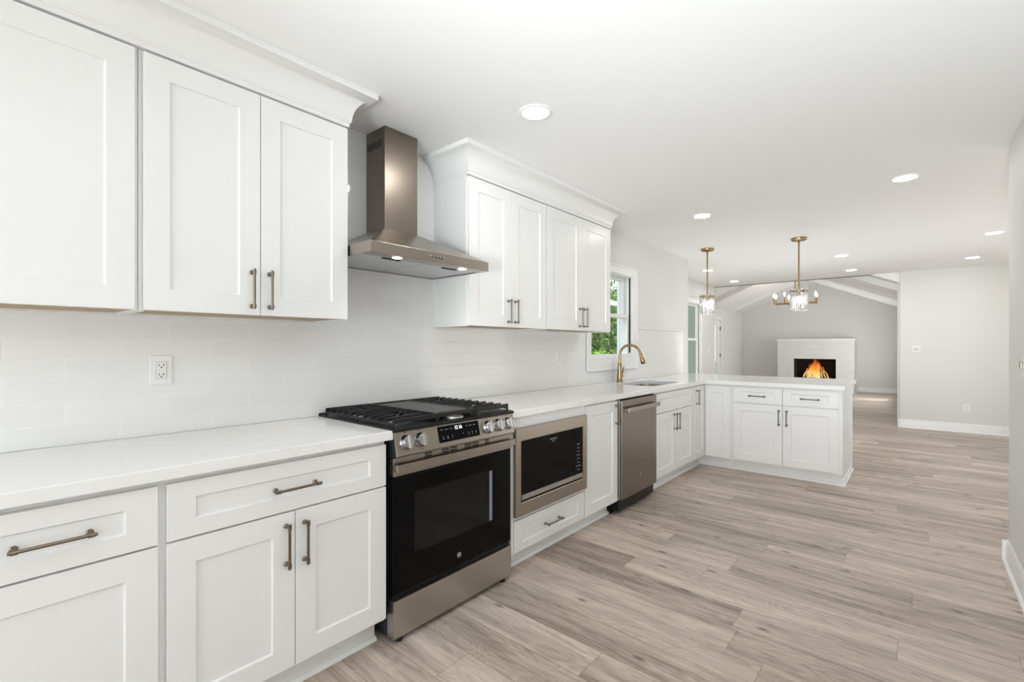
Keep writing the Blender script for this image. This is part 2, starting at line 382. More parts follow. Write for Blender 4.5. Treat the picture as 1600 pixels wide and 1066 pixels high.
# ------------------------------------------------------------------ room shell
CH = 2.44
b = MB(); b.box(-.15, 5.3, -2.75, 6.32, -.12, 0).box(-1.06, 5.3, 6.32, 9.7, -.12, 0).box(-2.1, 5.3, 9.7, 16.5, -.12, 0)
struct(b.build('floor', M['floor']))
b = MB(); b.box(-.15, 5.3, -2.75, 6.32, CH, CH+.12).box(-1.06, 5.3, 6.32, 9.72, CH, CH+.12)
b.box(2.26, 5.3, 9.72, 16.45, CH, CH+.12)  # unseen slab added to keep sun and sky out of the living room opening
struct(b.build('ceiling', M['ceil']))
# kitchen left wall with window opening
WY0, WY1, WZ0, WZ1 = 3.81, 4.665, 1.12, 2.015
b = MB(); b.box(-.15, 0, -2.75, WY0, 0, CH).box(-.15, 0, WY1, 6.32, 0, CH).box(-.15, 0, WY0, WY1, 0, WZ0).box(-.15, 0, WY0, WY1, WZ1, CH)
struct(b.build('wall_left', M['wall']))
# dining room left wall with window
DY0, DY1, DZ0, DZ1 = 7.55, 8.80, .70, 2.05
XD = -.70
b = MB(); b.box(XD-.05, XD, 6.32, DY0, 0, CH).box(XD-.05, XD, DY1, 9.7, 0, CH).box(XD-.05, XD, DY0, DY1, 0, DZ0).box(XD-.05, XD, DY0, DY1, DZ1, CH)
b.box(XD, -.15, 6.2, 6.32, 0, CH)
struct(b.build('wall_dining', M['wall']))
# exterior cladding face of the bump-out
b = MB(); b.box(XD-.285, -.16, 6.185, 6.2, 0, 2.6).box(XD-.285, XD-.051, 6.2, 6.36, 0, 2.6)
struct(b.build('trim_1', M['extwhite']))
# hall wall on the right
struct(MB().box(2.73, 2.87, -2.75, 3.97, 0, CH).build('wall_right', M['wall']))
struct(MB().box(2.87, 5.3, 3.85, 3.97, 0, CH).build('wall_hall', M['wall']))
# right end of the dining room, opening added in it for a fill lamp
b = MB(); b.box(5.16, 5.3, 3.97, 5.3, 0, CH).box(5.16, 5.3, 8.5, 9.7, 0, CH).box(5.16, 5.3, 5.3, 8.5, 0, .4).box(5.16, 5.3, 5.3, 8.5, 2.3, CH)
struct(b.build('wall_dining_right', M['wall']))
# wall behind the camera with a wide opening added for the fill lamp
b = MB(); b.box(0, .2, -2.75, -2.62, 0, CH).box(2.5, 2.73, -2.75, -2.62, 0, CH).box(.2, 2.5, -2.75, -2.62, 2.35, CH).box(.2, 2.5, -2.75, -2.62, 0, .25)
struct(b.build('wall_back', M['wall']))
# partition with the thermostat
struct(MB().box(2.14, 5.3, 9.58, 9.70, 0, CH).build('wall_partition', M['wall']))
# living room
LX0, LX1, LY = -1.88, 2.10, 16.3
RX, RZ, SL = .09, 3.17, .435
def vz(x): return RZ - SL*abs(x-RX)
b = MB(); b.box(LX0-.07, LX0, 9.7, 13.0, 0, vz(LX0)).box(LX0-.07, LX0, 14.0, LY, 0, vz(LX0)).box(LX0-.07, LX0, 13.0, 14.0, 2.03, vz(LX0))
b.box(LX0, XD-.05, 9.58, 9.70, 0, 2.7)
struct(b.build('wall_living_left', M['wall']))
b = MB(); b.box(LX1, LX1+.15, 9.7, 11.3, 0, vz(LX1)).box(LX1, LX1+.15, 15.1, LY, 0, vz(LX1)).box(LX1, LX1+.15, 11.3, 15.1, 0, .3).box(LX1, LX1+.15, 11.3, 15.1, 2.15, vz(LX1))  # wide opening added for the living room fill lamp
struct(b.build('wall_living_right', M['wall']))
b = MB(); b.prism([(LX0-.15, 0), (LX1+.15, 0), (LX1+.15, vz(LX1)), (RX, RZ), (LX0-.15, vz(LX0))], 'Y', LY, LY+.15)
struct(b.build('wall_far', M['wall']))
b = MB(); b.prism([(LX0-.15, vz(LX0-.15)), (RX, RZ), (LX1+.15, vz(LX1+.15)), (LX1+.15, vz(LX1+.15)+.15), (RX, RZ+.15), (LX0-.15, vz(LX0-.15)+.15)], 'Y', 9.6, LY+.15)
struct(b.build('ceiling', M['ceil']))
b = MB(); b.prism([(LX0-.1, 2.44), (LX1+.1, 2.44), (LX1+.1, 2.45), (RX, RZ), (LX0-.1, 2.45)], 'Y', 9.63, 9.71)
struct(b.build('wall_gable', M['wall']))

# lap siding outside the living room return wall, seen through the dining window
struct(MB().box(LX0-.1, XD-.052, 9.562, 9.578, -.35, 2.7).build('trim_9', M['siding']))
# rafter beams
ys = [10.05, 12.35, 14.65]
names_y = ['nearest the kitchen opening', 'second from the kitchen opening', 'nearest the fireplace wall']
for i, yy in enumerate(ys):
    for side in (-1, 1):
        xe = LX0 if side < 0 else LX1
        d = .11
        b = MB(); b.prism([(RX, RZ+.02), (xe, vz(xe)+.02), (xe, vz(xe)-d), (RX, RZ-d)], 'Y', yy-.05, yy+.05)
        o = b.build('ceiling_beam', M['trim'], bevel=.004)
        tag(o, 'white painted rafter beam on the %s slope of the vaulted ceiling, %s' % ('left' if side < 0 else 'right', names_y[i]), 'beam', 'rafter beams of the vaulted living room')
o = MB().box(RX-.05, RX+.05, 9.75, LY, RZ-.125, RZ-.01).build('ridge_beam', M['trim'], bevel=.004)
tag(o, 'white ridge beam running along the peak of the vaulted living room ceiling', 'beam')

# backsplash
TX = .012
b = MB()
b.box(.0005, TX, -.6, 1.146, .914, 1.42).box(.0005, TX, 1.146, 1.925, .914, CH-.001).box(.0005, TX, 1.925, 3.722, .914, 1.42)
b.box(.0005, TX, 3.62, 3.722, 1.42, 1.46).box(.0005, TX, 3.722, 4.755, .914, 1.028).box(.0005, TX, 4.755, 6.12, .914, 1.46)
tag(b.build('tile_backsplash', M['tile']), 'glossy white subway tile backsplash covering the left wall above the worktop', 'backsplash')
b = MB().box(.0005, .016, 4.755, 6.125, 1.46, 1.472).box(.0005, .016, 6.12, 6.132, .914, 1.46)
struct(b.build('trim_2', M['trim'], bevel=.002))
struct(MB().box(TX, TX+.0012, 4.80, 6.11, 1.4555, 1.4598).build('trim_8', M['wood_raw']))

# baseboards
def base_x(name, x, nx, y0, y1):      # board on a wall plane X=x, room side nx
    p = [(x, 0), (x+nx*.028, 0), (x+nx*.027, .012), (x+nx*.018, .022), (x+nx*.014, .024), (x+nx*.014, .095), (x+nx*.010, .108), (x+nx*.010, .120), (x+nx*.004, .132), (x, .132)]
    struct(MB().prism(p, 'Y', y0, y1).build(name, M['trim'], smooth=True))
def base_y(name, y, ny, x0, x1):
    p = [(y, 0), (y+ny*.028, 0), (y+ny*.027, .012), (y+ny*.018, .022), (y+ny*.014, .024), (y+ny*.014, .095), (y+ny*.010, .108), (y+ny*.010, .120), (y+ny*.004, .132), (y, .132)]
    struct(MB().prism(p, 'X', x0, x1).build(name, M['trim'], smooth=True))
base_x('baseboard_right', 2.73, -1, -2.6, 3.998)
base_y('baseboard_hall', 3.97, 1, 2.702, 5.16)
base_y('baseboard_partition', 9.58, -1, 2.112, 5.16)
base_x('baseboard_partition_end', 2.14, -1, 9.552, 9.72)
base_y('baseboard_far_right', LY, -1, 1.12, LX1)
base_y('baseboard_far_left', LY, -1, LX0, -.84)
base_x('baseboard_living', LX0, 1, 14.09, LY)
base_x('baseboard_dining', XD, 1, 6.32, 9.7)

# ------------------------------------------------------------------ windows
def window(name, X, y0, y1, z0, z1, cas, jd, sx0, sx1):
    root = bpy.data.objects.new(name, None); COL.objects.link(root); root.location = (X, (y0+y1)/2, z0); root['kind'] = 'structure'
    # casing with backband
    b = MB(); t = .018; zt = z1+cas; zb = z0-cas
    b.ringX(X, X+t, y0-cas, y1+cas, zb, zt, y0, y1, z0, z1)
    b.ringX(X, X+t+.012, y0-cas, y1+cas, zb, zt, y0-cas+.018, y1+cas-.018, zb+.018, zt-.018)
    b.build('window_casing', M['trim'], root, bevel=.002)
    # jamb liner
    b = MB(); j = .012
    b.box(X-jd, X, y0, y0+j, z0, z1).box(X-jd, X, y1-j, y1, z0, z1).box(X-jd, X, y0+j, y1-j, z1-j, z1).box(X-jd, X+.004, y0+j, y1-j, z0, z0+.03)
    b.build('window_jamb', M['trim'], root)
    zm = (z0+z1)/2 + .02
    def sash(xc, za, zb_):
        s = .045; b = MB(); d = .010 if jd < .1 else .02
        b.box(xc-d, xc+d, y0+j+.006, y0+j+s, za, zb_).box(xc-d, xc+d, y1-j-s, y1-j-.006, za, zb_).box(xc-d, xc+d, y0+j+s, y1-j-s, zb_-s*.8, zb_).box(xc-d, xc+d, y0+j+s, y1-j-s, za, za+s*.9)
        o = b.build('sash', M['trim'], root, bevel=.003)
        MB().box(xc-.003, xc+.003, y0+j+s-.004, y1-j-s+.004, za+s*.9-.004, zb_-s*.8+.004).build('pane', M['pane'], o)
    sash(X-sx0, z0+.03, zm+.018); sash(X-sx1, zm-.018, z1-j)
    # dark track strips beside the sash
    b = MB().box(X-jd*.9, X-jd*.88, y0+j, y0+j+.004, z0+.08, z1-j).box(X-jd*.19, X-jd*.06, y1-j-.003, y1-j, z0+.08, z1-j)
    b.build('sash_track', M['dark'], root)
    return root
window('window_1', 0.0, WY0, WY1, WZ0, WZ1, .088, .13, .045, .092)
window('window_2', XD, DY0, DY1, DZ0, DZ1, .095, .06, .020, .044)

# door of the living room, full-height lite
root = bpy.data.objects.new('door_1', None); COL.objects.link(root); root.location = (LX0, 13.5, 0); root['kind'] = 'structure'
b = MB(); x0, x1 = LX0-.035, LX0-.005
b.box(x0, x1, 13.04, 13.18, .01, 2.0).box(x0, x1, 13.66, 13.96, .01, 2.0).box(x0, x1, 13.18, 13.66, 1.86, 2.0).box(x0, x1, 13.18, 13.66, .01, .25)
dr = b.build('door_leaf', M['trim'], root, bevel=.003)
MB().box(x0+.010, x0+.018, 13.175, 13.665, .245, 1.865).build('pane', M['pane'], dr)
b = MB(); b.box(LX0-.07, LX0, 13.0, 13.03, 0, 2.03).box(LX0-.07, LX0, 13.97, 14.0, 0, 2.03).box(LX0-.07, LX0, 13.03, 13.97, 2.01, 2.03)
b.box(LX0, LX0+.018, 12.91, 13.0, 0, 2.12).box(LX0, LX0+.018, 14.0, 14.09, 0, 2.12).box(LX0, LX0+.018, 13.0, 14.0, 2.03, 2.12)
b.build('door_frame', M['trim'], root, bevel=.002)
for z in (1.78, 1.02, .25): MB().box(LX0-.005, LX0+.006, 13.935, 13.985, z-.05, z+.05).build('hinge', M['black'], root)

# frame of the unseen opening added behind the camera for fill light
def plainframe(name, pts): 
    b = MB()
    for p in pts: b.box(*p)
    struct(b.build(name, M['trim'], bevel=.002))
plainframe('rear_opening_frame', [(.2,.26,-2.74,-2.63,.25,2.35),(2.44,2.5,-2.74,-2.63,.25,2.35),(.26,2.44,-2.74,-2.63,2.29,2.35),(.26,2.44,-2.74,-2.63,.25,.31)])

# ------------------------------------------------------------------ outdoors
tag(MB().box(-30, -.2, -10, 6.1, -.40, -.37).box(-30, -2.2, 6.1, 64, -.40, -.37).build('lawn', M['grass']), 'green lawn outside the windows', 'lawn', kind='stuff')
def bush(name, c, r, n, m_, leaf, label, cat, trunk=True, seed=1):
    rnd = random.Random(seed); root = thing(name, label, cat, (c[0], c[1], -.35), 'garden plants outside the kitchen window'); b = MB()
    for i in range(n):
        th = rnd.uniform(0, 2*PI); ph = math.acos(rnd.uniform(-1, 1)); rr = rnd.uniform(.65, 1.0)
        rr *= 1+.18*math.sin(3*th+c[0])*math.sin(4*ph)
        p = Vector((c[0]+r[0]*rr*math.sin(ph)*math.cos(th), c[1]+r[1]*rr*math.sin(ph)*math.sin(th), c[2]+r[2]*rr*math.cos(ph)))
        if p.z < -.33: continue
        u = Vector((rnd.gauss(0,1), rnd.gauss(0,1), rnd.gauss(0,1))).normalized(); w = u.orthogonal().normalized(); s = leaf*rnd.uniform(.6, 1.3)
        b.add([p-u*s, p+w*s*.45, p+u*s, p-w*s*.45], [(0,1,2,3)])
    b.build('foliage', m_, root)
    if trunk: MB().tube([(c[0],c[1],-.36),(c[0]+.05,c[1],c[2]*.6),(c[0],c[1],c[2]+r[2]*.4)], [.12,.09,.03], 8).build('trunk', M['bark'], root, smooth=True)
bush('leafy_tree', (-3.9, 10.4, 1.15), (1.2, 1.7, 1.42), 12000, M['leaf'], .07, 'dense dark green tree outside the window over the sink', 'tree', seed=3)
bush('leafy_tree', (-6.6, 15.4, 1.75), (1.9, 2.4, 2.0), 12000, M['leaf'], .09, 'taller green tree farther off, near the porch post of the sink window view', 'tree', seed=5)
bush('garden_shrub', (-2.35, 8.0, .45), (.5, .7, .72), 3000, M['leaf2'], .05, 'low bright yellow green shrub at the bottom of the sink window view', 'shrub', False, seed=9)
# white porch beam on a post
root = thing('porch_rail', 'white porch beam and post outside the window over the sink', 'porch', (-1.9, 8.0, -.35))
MB().box(-1.96, -1.84, 6.8, 10.6, 2.02, 2.10).build('beam', M['extwhite'], root)
MB().box(-1.96, -1.84, 10.4, 10.52, -.35, 2.02).build('post', M['extwhite'], root)
tag(MB().box(-14.3, -14.0, 40.5, 62, -.36, 9).build('backdrop_wall', M['extwhite']), 'white backdrop wall added to brighten the glass of the living room door', 'wall')  # added backdrop that whitens the view through the door glass

# ------------------------------------------------------------------ cabinet parts
DT = .02
def mapX(n0):      # local (u, n, z) -> wall run, faces +X
    return lambda u, n, z: (n0+n, u, z)
def mapY(n0):      # faces -Y
    return lambda u, n, z: (u, n0-n, z)
def shaker(name, fm, u0, u1, z0, z1, parent, fr=.075, frz=None, rec=.008):
    frz = frz or fr; g = .0035
    o = [(u0,z0),(u1,z0),(u1,z1),(u0,z1)]
    a = [(u0+fr,z0+frz),(u1-fr,z0+frz),(u1-fr,z1-frz),(u0+fr,z1-frz)]
    c = [(u0+fr+g,z0+frz+g),(u1-fr-g,z0+frz+g),(u1-fr-g,z1-frz-g),(u0+fr+g,z1-frz-g)]
    vs = [(p[0],0,p[1]) for p in o] + [(p[0],DT,p[1]) for p in o] + [(p[0],DT,p[1]) for p in a] + [(p[0],DT-rec,p[1]) for p in c]
    fs = [(3,2,1,0)] + [(i,(i+1)%4,4+(i+1)%4,4+i) for i in range(4)]
    fs += [(4+i,4+(i+1)%4,8+(i+1)%4,8+i) for i in range(4)] + [(8+i,8+(i+1)%4,12+(i+1)%4,12+i) for i in range(4)] + [(12,13,14,15)]
    b = MB(); b.add([fm(*v) for v in vs], fs)
    return b.build(name, M['cab'], parent, bevel=.0012)
def handle(fm, u, z, length, vert, parent, mm='bronze'):
    b = MB(); n0 = DT
    off = length/2-.012
    for s in (-1, 1):
        cu, cz = (u, z+s*off) if vert else (u+s*off, z)
        # rosette + post lathed along n
        prof = [(.0, 0), (.0088, 0), (.0088, .003), (.0055, .006), (.0045, .009), (.0045, .030), (0, .030)]
        k = len(prof); n = 14; vs = []
        for i in range(n):
            a = 2*PI*i/n
            for r, h in prof: vs.append(fm(cu+r*math.cos(a), n0+h, cz+r*math.sin(a)))
        b.add(vs, [(i*k+q, ((i+1)%n)*k+q, ((i+1)%n)*k+q+1, i*k+q+1) for i in range(n) for q in range(k-1)])
        # collar on the bar
        p0 = (cu, n0+.030, cz-.007) if vert else (cu-.007, n0+.030, cz); p1 = (cu, n0+.030, cz+.007) if vert else (cu+.007, n0+.030, cz)
        b.tube([fm(*p0), fm(*p1)], .0066, 12)
    p0 = (u, n0+.030, z-length/2) if vert else (u-length/2, n0+.030, z); p1 = (u, n0+.030, z+length/2) if vert else (u+length/2, n0+.030, z)
    b.tube([fm(*p0), fm(*p1)], .0048, 12)
    return b.build('handle', M[mm], parent, smooth=True)

XF = .608; FX = mapX(XF)
YF = 5.109; FY = mapY(YF)
ZT, ZB, ZG = .857, .126, .682
TOE = .535

def base_cab(y0, y1, label):
    r = thing('base_cabinet', label, 'cabinet', (.3, (y0+y1)/2, 0), 'white shaker base cabinets')
    MB().box(.014, XF, y0, y1, .11, .875).build('body', M['cab'], r)
    MB().box(.014, TOE, y0, y1, .0, .11).build('toe_kick', M['cab'], r)
    return r
# A: left of frame
r = base_cab(-.087, .374, 'white base cabinet with one drawer over one door, at the left edge of the photo')
d = shaker('drawer', FX, -.077, .365, ZG+.003, ZT, r, .075, .052); handle(FX, .144, .768, .165, False, d)
d = shaker('door', FX, -.077, .365, ZB, ZG-.003, r)
# B
r = base_cab(.374, 1.150, 'white base cabinet with wide drawer over two doors, directly left of the range')
d = shaker('drawer', FX, .386, 1.146, ZG+.003, ZT, r, .075, .052); handle(FX, .768, .767, .165, False, d)
d = shaker('door', FX, .386, .7645, ZB, ZG-.003, r); handle(FX, .733, .567, .158, True, d)
d = shaker('door', FX, .7675, 1.146, ZB, ZG-.003, r); handle(FX, .799, .563, .158, True, d)
# C microwave cabinet
r = thing('base_cabinet', 'white base cabinet holding the built-in microwave above one drawer', 'cabinet', (.3, 2.33, 0), 'white shaker base cabinets')
b = MB(); b.box(.014, XF, 1.948, 1.966, .11, .875).box(.014, XF, 2.69, 2.708, .11, .875).box(.014, XF, 1.966, 2.69, .11, .13).box(.014, XF, 1.966, 2.69, .30, .318).box(.014, XF, 1.966, 2.69, .857, .875)
b.box(.014, .03, 1.966, 2.69, .13, .857)
b.box(XF, XF+.02, 1.948, 2.706, .80, .875).box(XF, XF+.02, 1.948, 1.968, .11, .80).box(XF, XF+.02, 2.698, 2.706, .30, .80).box(XF-.02, XF+.02, 1.968, 2.698, .30, .325)
b.build('body', M['cab'], r)
MB().box(.014, TOE, 1.948, 2.708, 0, .11).build('toe_kick', M['cab'], r)
d = shaker('drawer', FX, 1.975, 2.700, .116, .293, r, .075, .045); handle(FX, 2.335, .204, .165, False, d)
# D narrow door
r = base_cab(2.709, 3.170, 'white base cabinet with single tall door between microwave and dishwasher')
d = shaker('door', FX, 2.714, 3.168, .113, .862, r); handle(FX, 3.14, .762, .155, True, d)
# sink base (hollow)
r = thing('base_cabinet', 'white sink base cabinet with false drawer front and two doors, right of the dishwasher', 'cabinet', (.3, 4.28, 0), 'white shaker base cabinets')
b = MB(); b.box(.014, XF, 3.822, 3.84, .11, .875).box(.014, XF, 4.732, 4.75, .11, .875).box(.014, XF, 3.84, 4.732, .11, .13).box(XF-.018, XF, 3.84, 4.732, .13, .875)
b.build('body', M['cab'], r)
MB().box(.014, TOE, 3.822, 4.75, 0, .11).build('toe_kick', M['cab'], r)
shaker('drawer', FX, 3.835, 4.738, ZG+.003, ZT, r, .07, .05)
d = shaker('door', FX, 3.835, 4.285, ZB, ZG-.003, r, .068); handle(FX, 4.252, .575, .155, True, d)
d = shaker('door', FX, 4.288, 4.738, ZB, ZG-.003, r, .068); handle(FX, 4.321, .575, .155, True, d)
# corner cabinet
r = thing('corner_cabinet', 'white inner-corner base cabinet with bi-fold doors where the peninsula meets the run', 'cabinet', (.3, 5.1, 0))
b = MB(); b.prism([(.014, 4.752), (XF, 4.752), (XF, YF), (.90, YF), (.90, 5.72), (.014, 5.72)], 'Z', .11, .875)
b.build('body', M['cab'], r)
MB().prism([(.014, 4.752), (TOE, 4.752), (TOE, YF+.075), (.90, YF+.075), (.90, 5.72), (.014, 5.72)], 'Z', 0, .11).build('toe_kick', M['cab'], r)
d = shaker('door', FX, 4.778, 5.084, ZB-.008, .862, r, .07); handle(FX, 4.835, .752, .155, True, d)
d = shaker('door', FY, .632, .880, ZB-.008, .862, r, .07)
# peninsula cabinet
r = thing('peninsula_cabinet', 'white peninsula base cabinet with two drawers over two doors', 'cabinet', (1.35, 5.4, 0))
MB().box(.902, 1.80, YF, 5.72, .11, .875).build('body', M['cab'], r)
MB().box(.902, 1.80, YF+.075, 5.72, 0, .11).build('toe_kick', M['cab'], r)
d = shaker('drawer', FY, .914, 1.349, .705, ZT+.003, r, .07, .042); handle(FY, 1.131, .777, .155, False, d)
d = shaker('drawer', FY, 1.355, 1.792, .705, ZT+.003, r, .07, .042); handle(FY, 1.577, .777, .155, False, d)
d = shaker('door', FY, .914, 1.349, ZB, .697, r, .07); handle(FY, 1.322, .582, .155, True, d)
d = shaker('door', FY, 1.355, 1.792, ZB, .697, r, .07); handle(FY, 1.388, .582, .155, True, d)
b = MB(); b.prism([(YF, .11), (YF+.075, .11), (YF+.075, 0), (5.95, 0), (5.95, .875), (YF, .875)], 'X', 1.80, 1.818)
b.box(1.818, 1.823, YF, YF+.02, .11, .875).box(1.818, 1.826, 5.90, 5.95, 0, .875)
b.build('end_panel', M['cab'], r, bevel=.001)
MB().box(.014, 1.80, 5.722, 5.95, 0, .875).build('back_panel', M['cab'], r)
# quarter round shoe mouldings
def shoe(name, axis, f0, sgn, a0, a1):
    p = [(f0, 0), (f0+sgn*.019, 0), (f0+sgn*.018, .009), (f0+sgn*.012, .017), (f0, .020)]
    struct(MB().prism(p, axis, a0, a1).build(name, M['trim'], smooth=True))
shoe('trim_3', 'Y', TOE, 1, -.087, 1.150); shoe('trim_4', 'Y', TOE, 1, 1.948, 3.17); shoe('trim_5', 'Y', TOE, 1, 3.822, YF+.075)
shoe('trim_6', 'X', YF+.075, -1, TOE, 1.826)
b = MB(); b.prism([(1.818, 0), (1.838, 0), (1.837, .012), (1.829, .02), (1.818, .022)], 'Y', YF+.066, 5.955)
b.prism([(1.818, .02), (1.826, .02), (1.826, .05), (1.818, .055)], 'Y', YF+.076, 5.95)
struct(b.build('trim_7', M['trim']))

# ------------------------------------------------------------------ worktops
def slab(name, outer, holes, z0, z1, label):
    c = bpy.data.curves.new(name, 'CURVE'); c.dimensions = '2D'; c.fill_mode = 'BOTH'; bev = .003
    c.extrude = (z1-z0)/2-bev; c.bevel_depth = bev; c.bevel_resolution = 2; c.offset = -bev
    for poly in [outer]+holes:
        s = c.splines.new('POLY'); s.points.add(len(poly)-1); s.use_cyclic_u = True
        for i, p in enumerate(poly): s.points[i].co = (p[0], p[1], 0, 1)
    tmp = bpy.data.objects.new(name, c); COL.objects.link(tmp); bpy.context.view_layer.update()
    me = bpy.data.meshes.new_from_object(tmp.evaluated_get(bpy.context.evaluated_depsgraph_get())); bpy.data.objects.remove(tmp)
    me.transform(Matrix.Translation((0, 0, (z0+z1)/2))); me.materials.clear(); me.materials.append(M['quartz'])
    for p in me.polygons: p.use_smooth = False
    o = bpy.data.objects.new(name, me); COL.objects.link(o); return tag(o, label, 'worktop')
def rrect(x0, x1, y0, y1, r, n=6):
    pts = []
    for cx, cy, a0 in ((x1-r, y1-r, 0), (x0+r, y1-r, PI/2), (x0+r, y0+r, PI), (x1-r, y0+r, 3*PI/2)):
        for i in range(n+1):
            a = a0+PI/2*i/n; pts.append((cx+r*math.cos(a), cy+r*math.sin(a)))
    return pts
CX = .652
slab('worktop', [(.014, -.10), (CX, -.10), (CX, 1.164), (.014, 1.164)], [], .876, .914, 'white quartz worktop left of the range')
SX0, SX1, SY0, SY1 = .145, .545, 3.96, 4.66
slab('worktop', [(.014, 1.936), (CX, 1.936), (CX, 5.068), (1.842, 5.068), (1.842, 6.20), (.014, 6.20)], [rrect(SX0, SX1, SY0, SY1, .06)], .876, .914, 'L-shaped white quartz worktop over the sink run and peninsula')

# sink
root = thing('sink', 'stainless steel undermount sink set in the quartz worktop', 'sink', (.345, 4.31, .66))
b = MB(); rings = []
for (inset, z, rr) in ((-.012, .875, .07), (.0, .875, .06), (.004, .86, .06), (.012, .70, .06), (.035, .675, .06), (.15, .668, .03)):
    rings.append([(p[0], p[1], z) for p in rrect(SX0+inset, SX1-inset, SY0+inset, SY1-inset, rr)])
n = len(rings[0]); vs = [p for rg in rings for p in rg]
fs = [(k*n+i, k*n+(i+1)%n, (k+1)*n+(i+1)%n, (k+1)*n+i) for k in range(len(rings)-1) for i in range(n)] + [tuple((len(rings)-1)*n+i for i in range(n))]
o = b.add(vs, fs).build('basin', M['basin'], root, smooth=True); s_ = o.modifiers.new('solid', 'SOLIDIFY'); s_.thickness = .002; s_.offset = 1
MB().lathe([(.0,.0),(.045,.0),(.045,.004),(.03,.006),(0,.003)], (.345, 4.31, .668), 'Z', 24).build('drain', M['chrome'], root, smooth=True)

# faucet
FXc, FYc = .085, 4.235
root = thing('faucet', 'tall brass gooseneck pull-down faucet behind the sink', 'faucet', (FXc, FYc, .914))
MB().lathe([(.033,0),(.033,.006),(.030,.012),(.0275,.04),(.021,.14),(.0195,.165),(.0205,.17),(.0205,.178),(.016,.182),(.0145,.19)], (FXc, FYc, .914), 'Z', 28).build('faucet_body', M['brass'], root, smooth=True)
pts = [(FXc, FYc, 1.09), (FXc, FYc, 1.183)]
dx, dy = .84, .54      # spout swings over the bowl
R_ = .100
for i in range(1, 17):
    a = PI*i/16*.93; q = R_*(1-math.cos(a)); pts.append((FXc+dx*q, FYc+dy*q, 1.183+R_*math.sin(a)))
MB().tube(pts, .0125, 16).build('spout', M['brass'], root, smooth=True)
e0 = Vector(pts[-1]); dirv = (Vector(pts[-1])-Vector(pts[-2])).normalized()
b = MB(); b.tube([e0-dirv*.005, e0+dirv*.012, e0+dirv*.018, e0+dirv*.045, e0+dirv*.075, e0+dirv*.105, e0+dirv*.112], [.0135,.0155,.014,.016,.0235,.025,.021], 18); b.build('spray_head', M['brass'], root, smooth=True)
b = MB(); b.tube([(FXc, FYc+.018, .975), (FXc, FYc+.052, .975)], .013, 14); b.build('valve', M['brass'], root, smooth=True)
MB().tube([(FXc, FYc+.044, .98), (FXc+.004, FYc+.062, 1.03), (FXc+.006, FYc+.078, 1.062)], [.0065,.0055,.0045], 10).build('lever', M['bronze'], root, smooth=True)

# ------------------------------------------------------------------ upper cabinets
XU = .304; UX = mapX(XU); UB, UT = 1.391, 2.283
def upper(y0, y1, doors, label):
    r = thing('wall_cabinet', label, 'cabinet', (.16, (y0+y1)/2, UB), 'white shaker wall cabinets')
    b = MB(); t = .016
    b.box(.013, XU, y0, y0+t, UB-.002, UT).box(.013, XU, y1-t, y1, UB-.002, UT).box(.013, XU, y0+t, y1-t, UB+.03, UT)
    b.box(XU-.018, XU, y0+t, y1-t, UB+.006, UB+.03).box(.013, .045, y0+t, y1-t, UB-.002, UB+.03)
    b.build('body', M['cab'], r)
    b = MB().box(.045, XU-.018, y0+t, y1-t, UB+.004, UB+.030); b.build('bottom_panel', M['wood_raw'], r)
    for (a, c, hy) in doors:
        d = shaker('door', UX, a, c, UB+.002, UT-.008, r, .075)
        if hy is not None: handle(UX, hy, 1.494, .158, True, d)
    return r
upper(-.17, .377, [(-.162, .367, None)], 'white wall cabinet cut off by the left edge of the photo')
upper(.379, 1.150, [(.390, .7645, .732), (.7675, 1.146, .799)], 'white two-door wall cabinet left of the range hood')
upper(1.920, 2.695, [(1.926, 2.3055, 2.272), (2.3085, 2.690, 2.342)], 'white two-door wall cabinet right of the range hood')
upper(2.697, 3.618, [(2.702, 3.1545, 3.121), (3.1575, 3.612, 3.191)], 'white two-door wall cabinet beside the sink window')

def crown(y0, y1, ret0, ret1, label):
    # profile (projection from XU+.02, z)
    prof = [(0, 2.283), (.004, 2.283), (.004, 2.300), (.010, 2.304), (.010, 2.310)]
    for i in range(9):
        a = PI/2*i/8; prof.append((.012+.078*(1-math.cos(a)), 2.312+.100*math.sin(a)))
    prof += [(.095, 2.414), (.097, 2.420), (.097, 2.4395)]
    xb = XU+.018; rows = []
    for p, z in prof:
        row = []
        if ret0: row += [(.013, y0-p, z)]
        row += [(xb+p, y0-(p if ret0 else 0), z), (xb+p, y1+(p if ret1 else 0), z)]
        if ret1: row += [(.013, y1+p, z)]
        rows.append(row)
    k = len(rows[0]); vs = [p for r_ in rows for p in r_]; fs = []
    for i in range(len(rows)-1):
        for j in range(k-1): fs.append((i*k+j, i*k+j+1, (i+1)*k+j+1, (i+1)*k+j))
    b = MB(); b.add(vs, fs)
    b.box(.013, xb-.001, y0+.002, y1-.002, 2.284, 2.4395)
    o = b.build('crown_moulding', M['cab'], smooth=True)
    tag(o, label, 'moulding')
crown(-.17, 1.150, False, True, 'white cove crown moulding above the wall cabinets left of the hood')
crown(1.920, 3.618, True, True, 'white cove crown moulding above the wall cabinets right of the hood')

